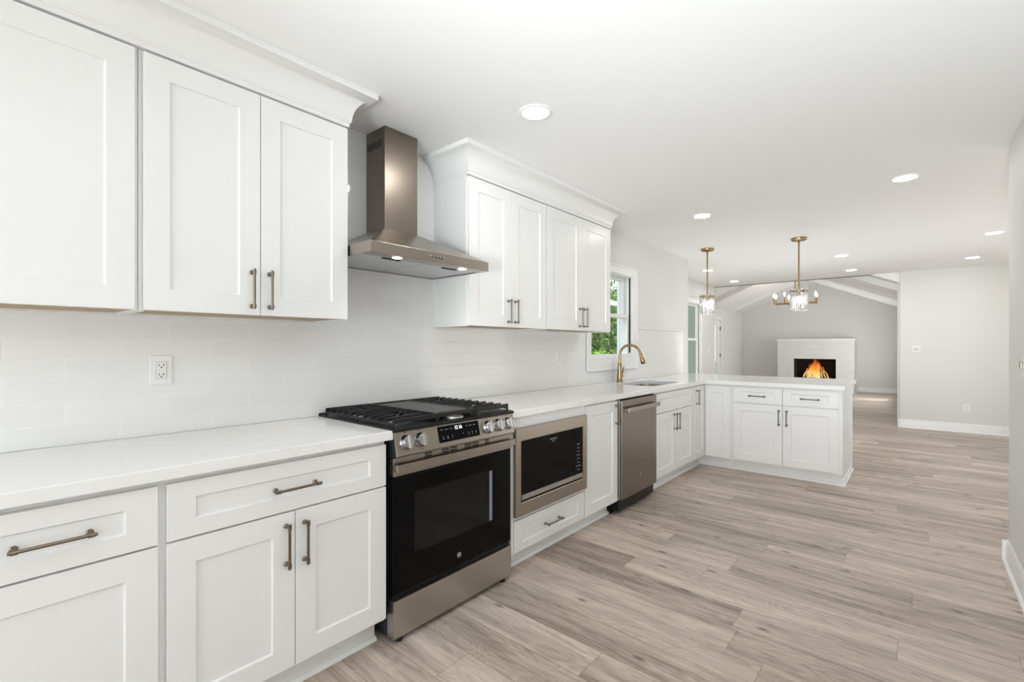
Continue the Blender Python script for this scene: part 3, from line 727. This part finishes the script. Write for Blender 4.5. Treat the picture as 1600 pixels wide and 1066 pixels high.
# ------------------------------------------------------------------ range hood
HY0, HY1, HC = 1.152, 1.904, .50
root = thing('range_hood', 'stainless steel chimney range hood over the range', 'range hood', (.25, 1.53, 1.69))
cy0, cy1, cx1 = 1.437, 1.652, .188
b = MB(); b.box(.0125, cx1, cy0, cy1, 1.87, CH-.002)
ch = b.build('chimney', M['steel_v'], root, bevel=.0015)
for i in range(11):
    x = .028+i*.0125; MB().box(x, x+.0065, cy0-.0008, cy0+.004, 2.335, 2.375).build('vent_slot', M['dark'], ch)
zt_, zl = 1.892, 1.738
b = MB(); b.add([(.0125,HY0,zl),(HC,HY0,zl),(HC,HY1,zl),(.0125,HY1,zl),(.0125,cy0-.004,zt_),(cx1+.004,cy0-.004,zt_),(cx1+.004,cy1+.004,zt_),(.0125,cy1+.004,zt_)],
                [(0,1,5,4),(1,2,6,5),(2,3,7,6),(3,0,4,7),(4,5,6,7),(3,2,1,0)])
b.build('canopy', M['steel'], root, bevel=.001)
b = MB(); b.box(.0125, HC, HY0, HY0+.004, 1.688, zl).box(.0125, HC, HY1-.004, HY1, 1.688, zl).box(HC-.004, HC, HY0+.004, HY1-.004, 1.688, zl).box(.0125, .017, HY0+.004, HY1-.004, 1.688, zl)
b.box(HC-.085, HC-.004, HY0+.004, HY1-.004, 1.688, 1.692)
b.build('rim', M['steel'], root, bevel=.0012)
for (a, c) in ((HY0+.006, 1.526), (1.53, HY1-.006)):
    f_ = MB().box(.02, HC-.087, a, c, 1.693, 1.700).build('grease_filter', M['filter'], root, bevel=.003)
    MB().box(HC-.125, HC-.108, (a+c)/2-.05, (a+c)/2+.05, 1.689, 1.6935).build('latch', M['dark'], f_)
for y in (1.325, 1.745):
    l_ = MB().lathe([(.0,0),(.027,0),(.03,.003),(.03,.004)], (HC-.045, y, 1.6865), 'Z', 24).build('lamp_ring', M['chrome'], root, smooth=True)
    MB().lathe([(0,0),(.023,0),(.023,.0015)], (HC-.045, y, 1.6852), 'Z', 24).build('lamp_lens', M['led_hood'], l_)
for i in range(5):
    MB().lathe([(.0075,0),(.0075,.004),(.006,.008),(0,.0085)], (HC, 1.488+i*.0205, 1.716), 'X', 14).build('button', M['chrome'], root, smooth=True)
for y in (1.325, 1.745):
    l = light('hood_lamp', 'SPOT', (HC-.045, y, 1.680), (0,0,0), 3.0, (1,.96,.9)); l.data.spot_size = math.radians(120); l.data.spot_blend = .8; l.data.shadow_soft_size = .02

# ------------------------------------------------------------------ range
RY0, RY1 = 1.170, 1.930; RC = (RY0+RY1)/2
root = thing('gas_range', 'slide-in stainless gas range with black glass oven door and five knobs', 'stove', (.33, RC, 0))
MB().box(.03, .615, RY0+.002, RY1-.002, .03, .903).build('body', M['navy'], root)
b = MB(); b.prism([(.02, .905), (.66, .905), (.655, .918), (.62, .922), (.03, .922), (.02, .93)], 'Y', RY0-.010, RY1+.010)
b.build('cooktop', M['black'], root, bevel=.002)
# control panel wedge
b = MB(); b.prism([(.60, .800), (.668, .800), (.672, .806), (.645, .912), (.640, .9185), (.60, .9185)], 'Y', RY0, RY1)
cp = b.build('control_panel', M['steel'], root, bevel=.0015)
MB().prism([(.598, .80), (.665, .80), (.641, .916), (.598, .916)], 'Y', RY0-.002, RY0).build('side_cap', M['navy'], cp)
pt = Vector((.672, 0, .806)); pb = Vector((.645, 0, .912)); up = (pb-pt).normalized(); nor = Vector((up.z, 0, -up.x))
def panel_pt(y, t, n=0.0):   # t along the slope from bottom, n outwards
    p = pt+up*t+nor*n; return (p.x, y, p.z)
def panel_box(b, y0, y1, t0, t1, n0, n1):
    vs = [panel_pt(y, t, n) for n in (n0, n1) for t in (t0, t1) for y in (y0, y1)]
    b.add(vs, [(0,1,3,2),(4,6,7,5),(0,4,5,1),(2,3,7,6),(0,2,6,4),(1,5,7,3)])
b = MB(); panel_box(b, 1.405, 1.668, .020, .094, -.001, .0012); disp = b.build('display', M['glassblack'], cp)
PR = Matrix(((0, up.x, nor.x), (1, 0, 0), (0, up.z, nor.z))).to_4x4()
text('clock_digits', '12 16', .024, panel_pt(1.531, .078, .0014), PR, M['digit'], disp, space=.9)
for (y, s_) in ((1.428,'Bake'),(1.458,'Convect'),(1.486,'Broil'),(1.588,'Timer'),(1.612,'Oven'),(1.638,'Light')):
    text('legend', s_, .0068, panel_pt(y, .078, .0014), PR, M['etchgrey'], disp)
for (y, s_) in ((1.432,'o'),(1.460,'o'),(1.488,'o'),(1.528,'-'),(1.556,'+'),(1.594,'o'),(1.618,'o'),(1.643,'o')):
    text('legend', s_, .012, panel_pt(y, .046, .0014), PR, M['etchgrey'], disp)
for (y, s_) in ((1.432,'Clean'),(1.460,'Warm'),(1.488,'Air'),(1.594,'Start'),(1.618,'On'),(1.643,'Off')):
    text('legend', s_, .0055, panel_pt(y, .036, .0014), PR, M['etchgrey'], disp)
for i, y in enumerate((1.225, 1.303, 1.730, 1.810, 1.885)):
    b = MB(); c = Vector(panel_pt(y, .052, 0)); n = 32; vs = []; prof = [(.0,-.002),(.0325,-.002),(.0325,.004),(.029,.008),(.0275,.022),(.025,.026),(0,.026)]
    for k in range(n):
        a = 2*PI*k/n
        for r_, h in prof: vs.append(c + Vector((0,1,0))*r_*math.cos(a) + up*r_*math.sin(a) + nor*h)
    kk = len(prof); b.add(vs, [(k*kk+q, ((k+1)%n)*kk+q, ((k+1)%n)*kk+q+1, k*kk+q+1) for k in range(n) for q in range(kk-1)])
    kn = b.build('knob', M['chrome'], cp, smooth=True)
    b = MB(); panel_box(b, y-.0065, y+.0065, .052-.029, .052+.029, .024, .036); b.build('grip', M['steel_l'], kn, bevel=.003)
    b = MB(); panel_box(b, y-.003, y+.003, .052+.041, .052+.046, -.0005, .0006); b.build('mark', M['ink'], cp)
text('legend', 'LITE', .006, panel_pt(1.303, .012, .0006), PR, M['ink'], cp)
# black gap + door
MB().box(.60, .630, RY0+.003, RY1-.003, .188, .800).build('frame_strip', M['black'], root)
b = MB(); b.box(.612, .648, RY0, RY1, .716, .795); vt = b.build('vent_trim', M['steel'], root, bevel=.002)
for (a, c) in ((1.335,1.375),(1.435,1.478),(1.486,1.530),(1.580,1.625),(1.632,1.676),(1.722,1.752)):
    for z in (.788, .776): MB().box(.645, .6486, a, c, z-.0036, z+.0036).build('vent_slot', M['dark'], vt)
for z in (.735,.748,.761,.774): MB().box(.622, .640, RY0-.0006, RY0+.003, z-.003, z+.003).build('side_slot', M['dark'], vt)
b = MB(); b.box(.664, .678, RY0, RY1, .737, .769).box(.646, .666, RY0, RY0+.018, .739, .767).box(.646, .666, RY1-.018, RY1, .739, .767)
b.build('door_handle', M['steel'], root, bevel=.002)
# oven door: glass frame, cavity, window
wy0, wy1, wz0, wz1 = 1.282, 1.800, .352, .628
b = MB(); dz0, dz1 = .214, .715
b.ringX(.614, .643, RY0, RY1-.006, dz0, dz1, wy0, wy1, wz0, wz1)
dr = b.build('oven_door', M['glassblack'], root)
MB().box(.637, .6425, wy0, wy1, wz0, wz1).build('oven_window', M['ovenpane'], dr)
MB().box(.6155, .6175, wy0-.01, wy1+.01, wz0-.01, wz1+.01).build('inner_liner', mat('oven_interior', (.12,.11,.10), .5), dr)
b = MB()
for z in (.575, .455, .395): b.box(.619, .6205, wy0, wy1, z-.003, z+.003)
b.build('oven_rack', M['etch'], dr)
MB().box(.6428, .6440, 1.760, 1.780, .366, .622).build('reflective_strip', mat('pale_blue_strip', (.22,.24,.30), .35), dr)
MB().box(.616, .6445, RY1-.006, RY1, dz0, dz1).build('door_edge', M['steel_l'], dr)
c_ = (.6435, 1.548, .262)
b = MB(); n = 28
for (r0, r1) in ((.0105,.0122),):
    vs = []
    for k in range(n):
        a = 2*PI*k/n
        for r_ in (r0, r1): vs += [(c_[0], c_[1]+r_*math.cos(a), c_[2]+r_*math.sin(a))]
    b.add(vs, [(2*k, 2*k+1, 2*((k+1)%n)+1, 2*((k+1)%n)) for k in range(n)])
b.build('logo_ring', M['etch'], dr)
text('logo_letters', 'GE', .0135, c_, '+X', M['etch'], dr)
b = MB(); b.box(.60, .647, RY0+.001, RY1-.001, .027, .186); b.build('storage_drawer', M['steel_l'], root, bevel=.002)
for (x, y) in ((.62, RY0+.045), (.62, RY1-.045), (.08, RY0+.04), (.08, RY1-.04)):
    MB().lathe([(.016,0),(.018,.004),(.012,.01),(.012,.032)], (x, y, 0), 'Z', 14).build('foot', M['rubber'], root)
# burners
for (x, y, r_) in ((.50, 1.30, .045), (.20, 1.30, .038), (.50, 1.80, .05), (.20, 1.80, .038)):
    bn = MB().lathe([(r_+.014,0),(r_+.012,.006),(r_,.008),(r_,.012)], (x, y, .922), 'Z', 28).build('burner', M['alu'], root, smooth=True)
    MB().lathe([(r_-.002,.0),(r_-.002,.008),(r_-.008,.010),(0,.010)], (x, y, .934), 'Z', 28).build('burner_cap', M['black'], bn, smooth=True)
bn = MB().lathe([(.05,0),(.048,.008),(.036,.010)], (.60, 1.55, .922), 'Z', 28).build('burner', M['alu'], root, smooth=True)
# grates
gz0, gz1 = .943, .957
def grate(y0, y1, flip):
    b = MB(); x0, x1 = .055, .632; t = .0085
    for (ya, yb) in ((y0, y0+t), (y1-t, y1)): b.box(x0, x1, ya, yb, gz0-.014, gz0-.003)
    b.box(x0, x0+t, y0+t, y1-t, gz0-.006, gz1).box(x1-t, x1, y0+t, y1-t, gz0-.006, gz1)
    b.box(x0, x0+t, y0, y0+t, gz0-.003, gz1).box(x0, x0+t, y1-t, y1, gz0-.003, gz1).box(x1-t, x1, y0, y0+t, gz0-.003, gz1).box(x1-t, x1, y1-t, y1, gz0-.003, gz1)
    yc = (y0+y1)/2; nb = 10
    for i in range(1, nb):
        x = x0+(x1-x0)*i/nb
        near = min(abs(x-.20), abs(x-.50))
        segs = [(y0, yc-.05), (yc+.05, y1)] if near < .055 else [(y0, y1)]
        for (p, q) in segs: b.box(x-t/2, x+t/2, p, q, gz0, gz1)
        for (ya, yb) in ((y0, y0+t), (y1-t, y1)): b.box(x-t/2, x+t/2, ya, yb, gz0-.003, gz0)
    for xc in (.20, .50):
        for k in range(4):
            a = PI/4+PI/2*k; p = Vector((xc+.018*math.cos(a), yc+.018*math.sin(a), 0)); q = Vector((xc+.07*math.cos(a), yc+.07*math.sin(a), 0))
            n_ = Vector((-math.sin(a), math.cos(a), 0))*.0035
            b.add([p-n_+Vector((0,0,gz0)), q-n_+Vector((0,0,gz0)), q+n_+Vector((0,0,gz0)), p+n_+Vector((0,0,gz0)), p-n_+Vector((0,0,gz1+.001)), q-n_+Vector((0,0,gz1+.001)), q+n_+Vector((0,0,gz1+.001)), p+n_+Vector((0,0,gz1+.001))],
                  [(0,3,2,1),(4,5,6,7),(0,1,5,4),(1,2,6,5),(2,3,7,6),(3,0,4,7)])
    for x in (x0, .34, x1-t):
        for y in (y0, y1-t): b.box(x, x+t, y, y+t, .921, gz0-.014)
    return b.build('grate', M['iron'], root, bevel=.0012)
grate(1.178, 1.424, True); grate(1.676, 1.922, False)
b = MB(); b.box(.055, .628, 1.428, 1.440, gz0-.006, gz1).box(.055, .628, 1.660, 1.672, gz0-.006, gz1).box(.616, .628, 1.440, 1.660, gz0-.006, gz1).box(.055, .067, 1.440, 1.660, gz0-.006, gz1)
for x in (.06, .616):
    for y in (1.428, 1.660): b.box(x, x+.011, y, y+.011, .921, gz0)
b.build('grate', M['iron'], root, bevel=.0018)
b = MB(); b.box(.10, .585, 1.441, 1.659, .940, .9545); b.build('griddle', M['griddle'], root, bevel=.004)

# ------------------------------------------------------------------ microwave
root = thing('microwave', 'built-in stainless microwave with black glass door in the cabinet right of the range', 'microwave', (.4, 2.33, .32))
MB().box(.10, .612, 1.985, 2.68, .335, .80).build('body', M['black'], root)
y0, y1, z0, z1 = 1.964, 2.700, .320, .812
iy0, iy1, iz0, iz1 = 2.010, 2.652, .398, .738
b = MB(); b.ringX(.6285, .652, y0, y1, z0, z1, iy0, iy1, iz0, iz1)
b.build('trim_frame', M['steel'], root, bevel=.004)
dr = MB().box(.612, .640, iy0+.001, iy1-.001, iz0+.001, iz1-.001).build('recess', M['black'], root)
dr = MB().box(.6405, .650, iy0+.004, 2.540, iz0+.012, iz1-.004).build('door', M['glassblack'], root, bevel=.0012)
MB().box(.6505, .6525, iy0+.004, 2.540, iz0+.012, iz0+.040).build('door_strip', M['steel_l'], dr)
text('brand_lettering', 'FRIGIDAIRE', .0135, (.6508, 2.318, .709), '+X', M['etchgrey'], dr)
text('brand_lettering', 'GALLERY', .0075, (.6508, 2.318, .696), '+X', M['etchgrey'], dr)
pn = MB().box(.6405, .650, 2.544, iy1-.004, iz0+.012, iz1-.004).build('control_panel', M['glassblack'], root, bevel=.0012)
MB().box(.6505, .6525, 2.544, iy1-.008, iz0+.012, iz0+.040).build('open_button', M['steel_l'], pn)
rows_ = ['Auto', '1 2 3', '4 5 6', '7 8 9', '- 0 +', 'Stop Start', 'Timer Off']
for i, s_ in enumerate(('MENU', 'A B C', '1  2  3', '4  5  6', '7  8  9', '0  OK', 'STOP START', 'CLOCK')):
    text('key_legend', s_, .0125 if i in (2,3,4) else .010, (.6508, 2.594, .632-i*.0235), '+X', M['etchgrey'], pn)

# ------------------------------------------------------------------ dishwasher
root = thing('dishwasher', 'stainless steel dishwasher with bar handle, left of the sink cabinet', 'dishwasher', (.33, 3.49, 0))
MB().box(.05, .625, 3.185, 3.805, .03, .870).build('body', M['black'], root)
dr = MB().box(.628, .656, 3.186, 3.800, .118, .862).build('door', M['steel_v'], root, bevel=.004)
MB().box(.600, .640, 3.176, 3.184, .118, .866).build('side_gasket', M['alu'], root)
b = MB(); b.box(.684, .698, 3.215, 3.785, .772, .806).box(.656, .686, 3.222, 3.244, .776, .802).box(.656, .686, 3.756, 3.778, .776, .802)
b.build('handle', M['steel'], root, bevel=.004)
MB().box(.50, .560, 3.176, 3.818, .0, .110).build('toe_kick', M['black'], root)
b = MB(); n = 24; vs = []
for k in range(n):
    a = 2*PI*k/n
    for r_ in (.0125, .0145): vs.append((.6564, 3.498+r_*math.cos(a), .250+r_*math.sin(a)))
b.add(vs, [(2*k, 2*k+1, 2*((k+1)%n)+1, 2*((k+1)%n)) for k in range(n)]); b.build('logo_ring', M['etchgrey'], dr)
text('logo_letters', 'GE', .015, (.6563, 3.498, .250), '+X', M['etchgrey'], dr)

# ------------------------------------------------------------------ outlets and switches
def outlet_x(y, z, label, rows=2, dark=True):
    root = thing('wall_outlet', label, 'outlet', (TX, y, z))
    MB().box(TX, TX+.006, y-.037, y+.037, z-.0585, z+.0585).build('cover_plate', M['plastic'], root, bevel=.002)
    f_ = MB().box(TX+.006, TX+.009, y-.0165, y+.0165, z-.033, z+.033).build('receptacle', M['plastic'], root, bevel=.001)
    b = MB()
    for s in (-1, 1):
        zc = z+s*.0185
        b.box(TX+.009, TX+.0094, y-.0085, y-.0060, zc-.002, zc+.006).box(TX+.009, TX+.0094, y+.0055, y+.0085, zc-.002, zc+.006)
        b.lathe([(0,0),(.0028,0),(.0028,.0004)], (TX+.009, y, zc-.0075), 'X', 10)
    b.build('slot', M['dark'], f_)
    b = MB(); b.box(TX+.009, TX+.0094, y-.017, y+.017, z+.0325, z+.0335).box(TX+.009, TX+.0094, y-.017, y+.017, z-.0335, z-.0325).box(TX+.009, TX+.0094, y-.0172, y-.0164, z-.033, z+.033).box(TX+.009, TX+.0094, y+.0164, y+.0172, z-.033, z+.033)
    b.build('seam', M['etchgrey'], f_)
    MB().box(TX+.009, TX+.0098, y-.007, y+.007, z-.0035, z+.0035).build('test_button', M['plastic'], f_)
outlet_x(.507, 1.173, 'white two-socket outlet on the tile left of the range')
outlet_x(3.285, 1.175, 'white outlet on the tile under the wall cabinet beside the sink window')
YP = 9.58
root = thing('thermostat', 'small white square thermostat on the partition wall right of the living room opening', 'thermostat', (2.33, YP, 1.22))
MB().box(2.278, 2.382, YP-.008, YP, 1.165, 1.275).build('back_plate', M['plastic'], root, bevel=.003)
t_ = MB().box(2.295, 2.365, YP-.026, YP-.008, 1.185, 1.255).build('housing', M['plastic'], root, bevel=.004)
MB().box(2.306, 2.354, YP-.0266, YP-.026, 1.205, 1.243).build('screen', mat('lcd_grey', (.45,.46,.44), .3), t_)
root = thing('wall_outlet', 'white outlet low on the partition wall above the baseboard', 'outlet', (2.893, YP, .36))
MB().box(2.853, 2.933, YP-.006, YP, .302, .418).build('cover_plate', M['plastic'], root, bevel=.002)
f_ = MB().box(2.876, 2.910, YP-.009, YP-.006, .327, .393).build('receptacle', M['plastic'], root, bevel=.001)
b = MB()
for zc in (.342, .378): b.box(2.884, 2.887, YP-.0095, YP-.009, zc-.006, zc+.006).box(2.898, 2.901, YP-.0095, YP-.009, zc-.006, zc+.006)
b.build('slot', M['dark'], f_)
root = thing('wall_outlet', 'white cover plate on the wall between dining window and living room door', 'outlet', (XD, 9.3, 1.2))
MB().box(XD, XD+.006, 9.26, 9.34, 1.14, 1.26).build('cover_plate', M['plastic'], root, bevel=.002)
# thing at the right frame edge: strike of a door
root = thing('wall_switch', 'wall switch with a dark toggle on the hall wall, right edge of the photo', 'switch', (2.73, 3.46, 1.17))
MB().box(2.724, 2.73, 3.41, 3.506, 1.11, 1.225).build('cover_plate', M['plastic'], root, bevel=.002)
MB().box(2.716, 2.724, 3.475, 3.497, 1.155, 1.19).build('toggle', M['bronze'], root, bevel=.002)

# ------------------------------------------------------------------ recessed lights
spots = [((.872, 1.855), 'round recessed light nearest the range hood'),
         ((2.261, 4.246), 'round recessed light over the kitchen walkway, near the hall wall'),
         ((.866, 4.296), 'round recessed light in front of the sink'),
         ((2.932, 6.899), 'round recessed light furthest right in the photo'),
         ((2.887, 8.622), 'round recessed light just before the partition wall'),
         ((1.595, 7.341), 'round recessed light right of the chandelier, nearer one of its pair'),
         ((1.576, 8.821), 'round recessed light right of the chandelier, farther one of its pair'),
         ((-.143, 8.963), 'round recessed light by the vaulted opening, left of the chandelier'),
         ((-.098, 7.42), 'round recessed light behind the rod of the left pendant')]
for (x, y), lb in spots:
    r = thing('recessed_light', lb, 'ceiling light', (x, y, CH), 'recessed ceiling lights')
    MB().lathe([(.066,0),(.066,-.004),(.080,-.0045),(.086,-.002),(.086,0)], (x, y, CH), 'Z', 36, cap=False).build('trim_ring', M['ceil'], r, smooth=True)
    MB().lathe([(0,0),(.066,0)], (x, y, CH-.0035), 'Z', 36, cap=False).build('lens', M['led'], r)

# ------------------------------------------------------------------ pendants and chandelier
def crystal_shade(x, y, z0, z1, r, n, parent, seed):
    rnd = random.Random(seed); b = MB()
    for k in range(n):
        a = 2*PI*k/n; c = Vector((x+r*math.cos(a), y+r*math.sin(a), 0)); t = Vector((-math.sin(a), math.cos(a), 0)); w = Vector((math.cos(a), math.sin(a), 0))
        zz = z0+rnd.uniform(0, .012); top = z1-rnd.uniform(0, .02); m_ = 13; hs = r*PI/n*.93
        pr = []
        for i in range(m_+1):
            z = zz+(top-zz)*i/m_; q = rnd.uniform(.45, 1.0); tw = rnd.uniform(-.9, .9)
            for (uu, vv) in ((-1,-.35),(1,-.35),(.8,.5),(-.8,.5)):
                du = uu*math.cos(tw)-vv*math.sin(tw); dv = uu*math.sin(tw)+vv*math.cos(tw)
                pr.append(c+t*du*hs*q+w*dv*hs*q+Vector((0,0,z)))
        fs = [(i*4+j, i*4+(j+1)%4, (i+1)*4+(j+1)%4, (i+1)*4+j) for i in range(m_) for j in range(4)] + [(3,2,1,0), tuple(m_*4+j for j in range(4))]
        b.add(pr, fs)
    return b.build('crystal_shade', M['crystal'], parent)
def pendant(x, y, label, seed):
    r = thing('pendant_light', label, 'pendant light', (x, y, CH), 'crystal pendants above the peninsula')
    c = MB().lathe([(.012,-.034),(.020,-.030),(.060,-.028),(.072,-.022),(.074,-.018),(.074,0)], (x, y, CH), 'Z', 32).build('canopy', M['gold'], r, smooth=True)
    for s in (-1, 1): MB().lathe([(.0,-.036),(.006,-.034),(.006,-.026)], (x+s*.040, y, CH), 'Z', 12).build('screw', M['bronze'], c)
    b = MB().tube([(x, y, CH-.03), (x, y, 1.875)], .0085, 12); b.lathe([(.006,0),(.011,.004),(.011,.02),(.006,.024)], (x, y, CH-.058), 'Z', 14); b.build('rod', M['gold'], r, smooth=True)
    b = MB().lathe([(.079,0),(.089,0),(.089,.014),(.079,.014),(.079,0)], (x, y, 1.856), 'Z', 36, cap=False)
    for k in range(3):
        a = 2*PI*k/3+.4; b.tube([(x, y, 1.863), (x+.082*math.cos(a), y+.082*math.sin(a), 1.863)], .004, 8)
    b.lathe([(.0,-.05),(.014,-.05),(.018,-.02),(.022,0),(.016,.02),(0,.02)], (x, y, 1.86), 'Z', 20)
    b.build('ring', M['gold'], r, smooth=True)
    bl = MB().lathe([(0,-.13),(.010,-.127),(.022,-.10),(.024,-.085),(.016,-.062),(.012,-.05)], (x, y, 1.86), 'Z', 20).build('bulb', M['bulb'], r, smooth=True)
    crystal_shade(x, y, 1.650, 1.905, .080, 26, r, seed)
pendant(.425, 5.79, 'brass and crystal pendant light, the left one above the peninsula', 1)
pendant(1.363, 5.86, 'brass and crystal pendant light, the right one in front of the chandelier', 2)
x, y, cz_, az = .13, 13.0, RZ-.126, 2.31
r = thing('chandelier', 'brass eight-arm chandelier with candle bulbs hanging in the vaulted living room', 'chandelier', (x, y, cz_))
MB().lathe([(.012,-.035),(.06,-.03),(.075,-.018),(.075,0)], (x, y, cz_), 'Z', 32).build('canopy', M['gold'], r, smooth=True)
MB().tube([(x, y, cz_-.02), (x, y, az)], .011, 12).build('rod', M['gold'], r, smooth=True)
MB().lathe([(0,-.07),(.018,-.065),(.045,-.03),(.05,0),(.045,.03),(.018,.07),(0,.08)], (x, y, az), 'Z', 24).build('hub', M['gold'], r, smooth=True)
for k in range(8):
    a = math.radians(-80.5-27.6+45*k); ex, ey = x+.46*math.cos(a), y+.46*math.sin(a)
    am = MB().tube([(x+.02*math.cos(a), y+.02*math.sin(a), az), (ex, ey, az)], .012, 10).build('arm', M['gold'], r, smooth=True)
    MB().lathe([(.013,-.014),(.013,.14),(.008,.145)], (ex, ey, az), 'Z', 14).build('candle_sleeve', M['gold'], am, smooth=True)
    MB().lathe([(0,.245),(.007,.235),(.017,.20),(.018,.185),(.010,.145)], (ex, ey, az), 'Z', 14).build('bulb', M['bulb'], am, smooth=True)

# ------------------------------------------------------------------ fireplace
FYf = 15.72
root = thing('fireplace', 'white painted brick fireplace on the far wall of the living room', 'fireplace', (.14, 16, 0))
fx0, fx1, ox0, ox1, oz0, oz1 = -.78, 1.07, -.365, .655, .25, .915
b = MB(); b.box(fx0, ox0, FYf, LY-.002, 0, 1.43).box(ox1, fx1, FYf, LY-.002, 0, 1.43).box(ox0, ox1, FYf, LY-.002, oz1, 1.43).box(ox0, ox1, FYf, LY-.002, 0, oz0)
b.build('brick_surround', M['brick'], root)
MB().box(fx0-.02, fx1+.015, FYf-.04, LY-.002, 1.43, 1.485).build('mantel', M['trim'], root, bevel=.006)
b = MB(); b.box(ox0, ox1, LY-.06, LY-.005, oz0, oz1).box(ox0-.002, ox0+.012, FYf+.06, LY-.06, oz0, oz1).box(ox1-.012, ox1+.002, FYf+.06, LY-.06, oz0, oz1).box(ox0, ox1, FYf+.06, LY-.06, oz1-.012, oz1+.002).box(ox0, ox1, FYf+.06, LY-.06, oz0-.002, oz0+.012)
b.build('firebox', M['soot'], root)
MB().prism([(fx1, 0), (fx1+.03, 0), (fx1+.014, .02), (fx1+.014, .13), (fx1, .13)], 'Y', FYf-.014, LY-.002).build('base_trim', M['trim'], root)
MB().box(fx0, fx1+.014, FYf-.014, FYf, 0, .13).build('base_trim', M['trim'], root)
# fire and logs
for i, (xa, xb, yy, z, rr) in enumerate(((-.18, .42, 15.98, .33, .055), (-.10, .50, 16.08, .34, .06), (-.12, .36, 16.02, .43, .05))):
    lo = MB().tube([(xa, yy, z), ((xa+xb)/2, yy+.01, z+.01), (xb, yy+.03, z)], [rr*.9, rr, rr*.85], 12).build('fire_log', M['log'], smooth=True)
    tag(lo, ('charred log at the front of the burning fire', 'charred log at the back of the burning fire', 'charred log lying on top of the other two in the fire')[i], 'log', 'logs in the fireplace')
b = MB(); rnd = random.Random(11)
for k in range(46):
    fx = rnd.gauss(.14, .14); fx = max(-.16, min(.46, fx)); yy = 16.0+rnd.uniform(-.07, .07)
    env = 1-abs(fx-.14)/.42
    h = (.20+.36*env)*rnd.uniform(.6, 1.05); w = rnd.uniform(.018, .036); z0_ = .36
    pts = []; rs = []; ph = rnd.uniform(0, 6); lean = (.14-fx)*.35
    for i in range(9):
        u = i/8; pts.append((fx+lean*u+.022*math.sin(ph+u*7)*u, yy+.01*math.sin(ph+u*5), z0_+h*u))
        rs.append(w*(.55+.9*u)*(1-u)**.75+.0008)
    b.tube(pts, rs, 7, cap=False)
tag(b.build('fire', M['flame'], smooth=True), 'orange and yellow flames burning in the black firebox', 'fire', kind='stuff')
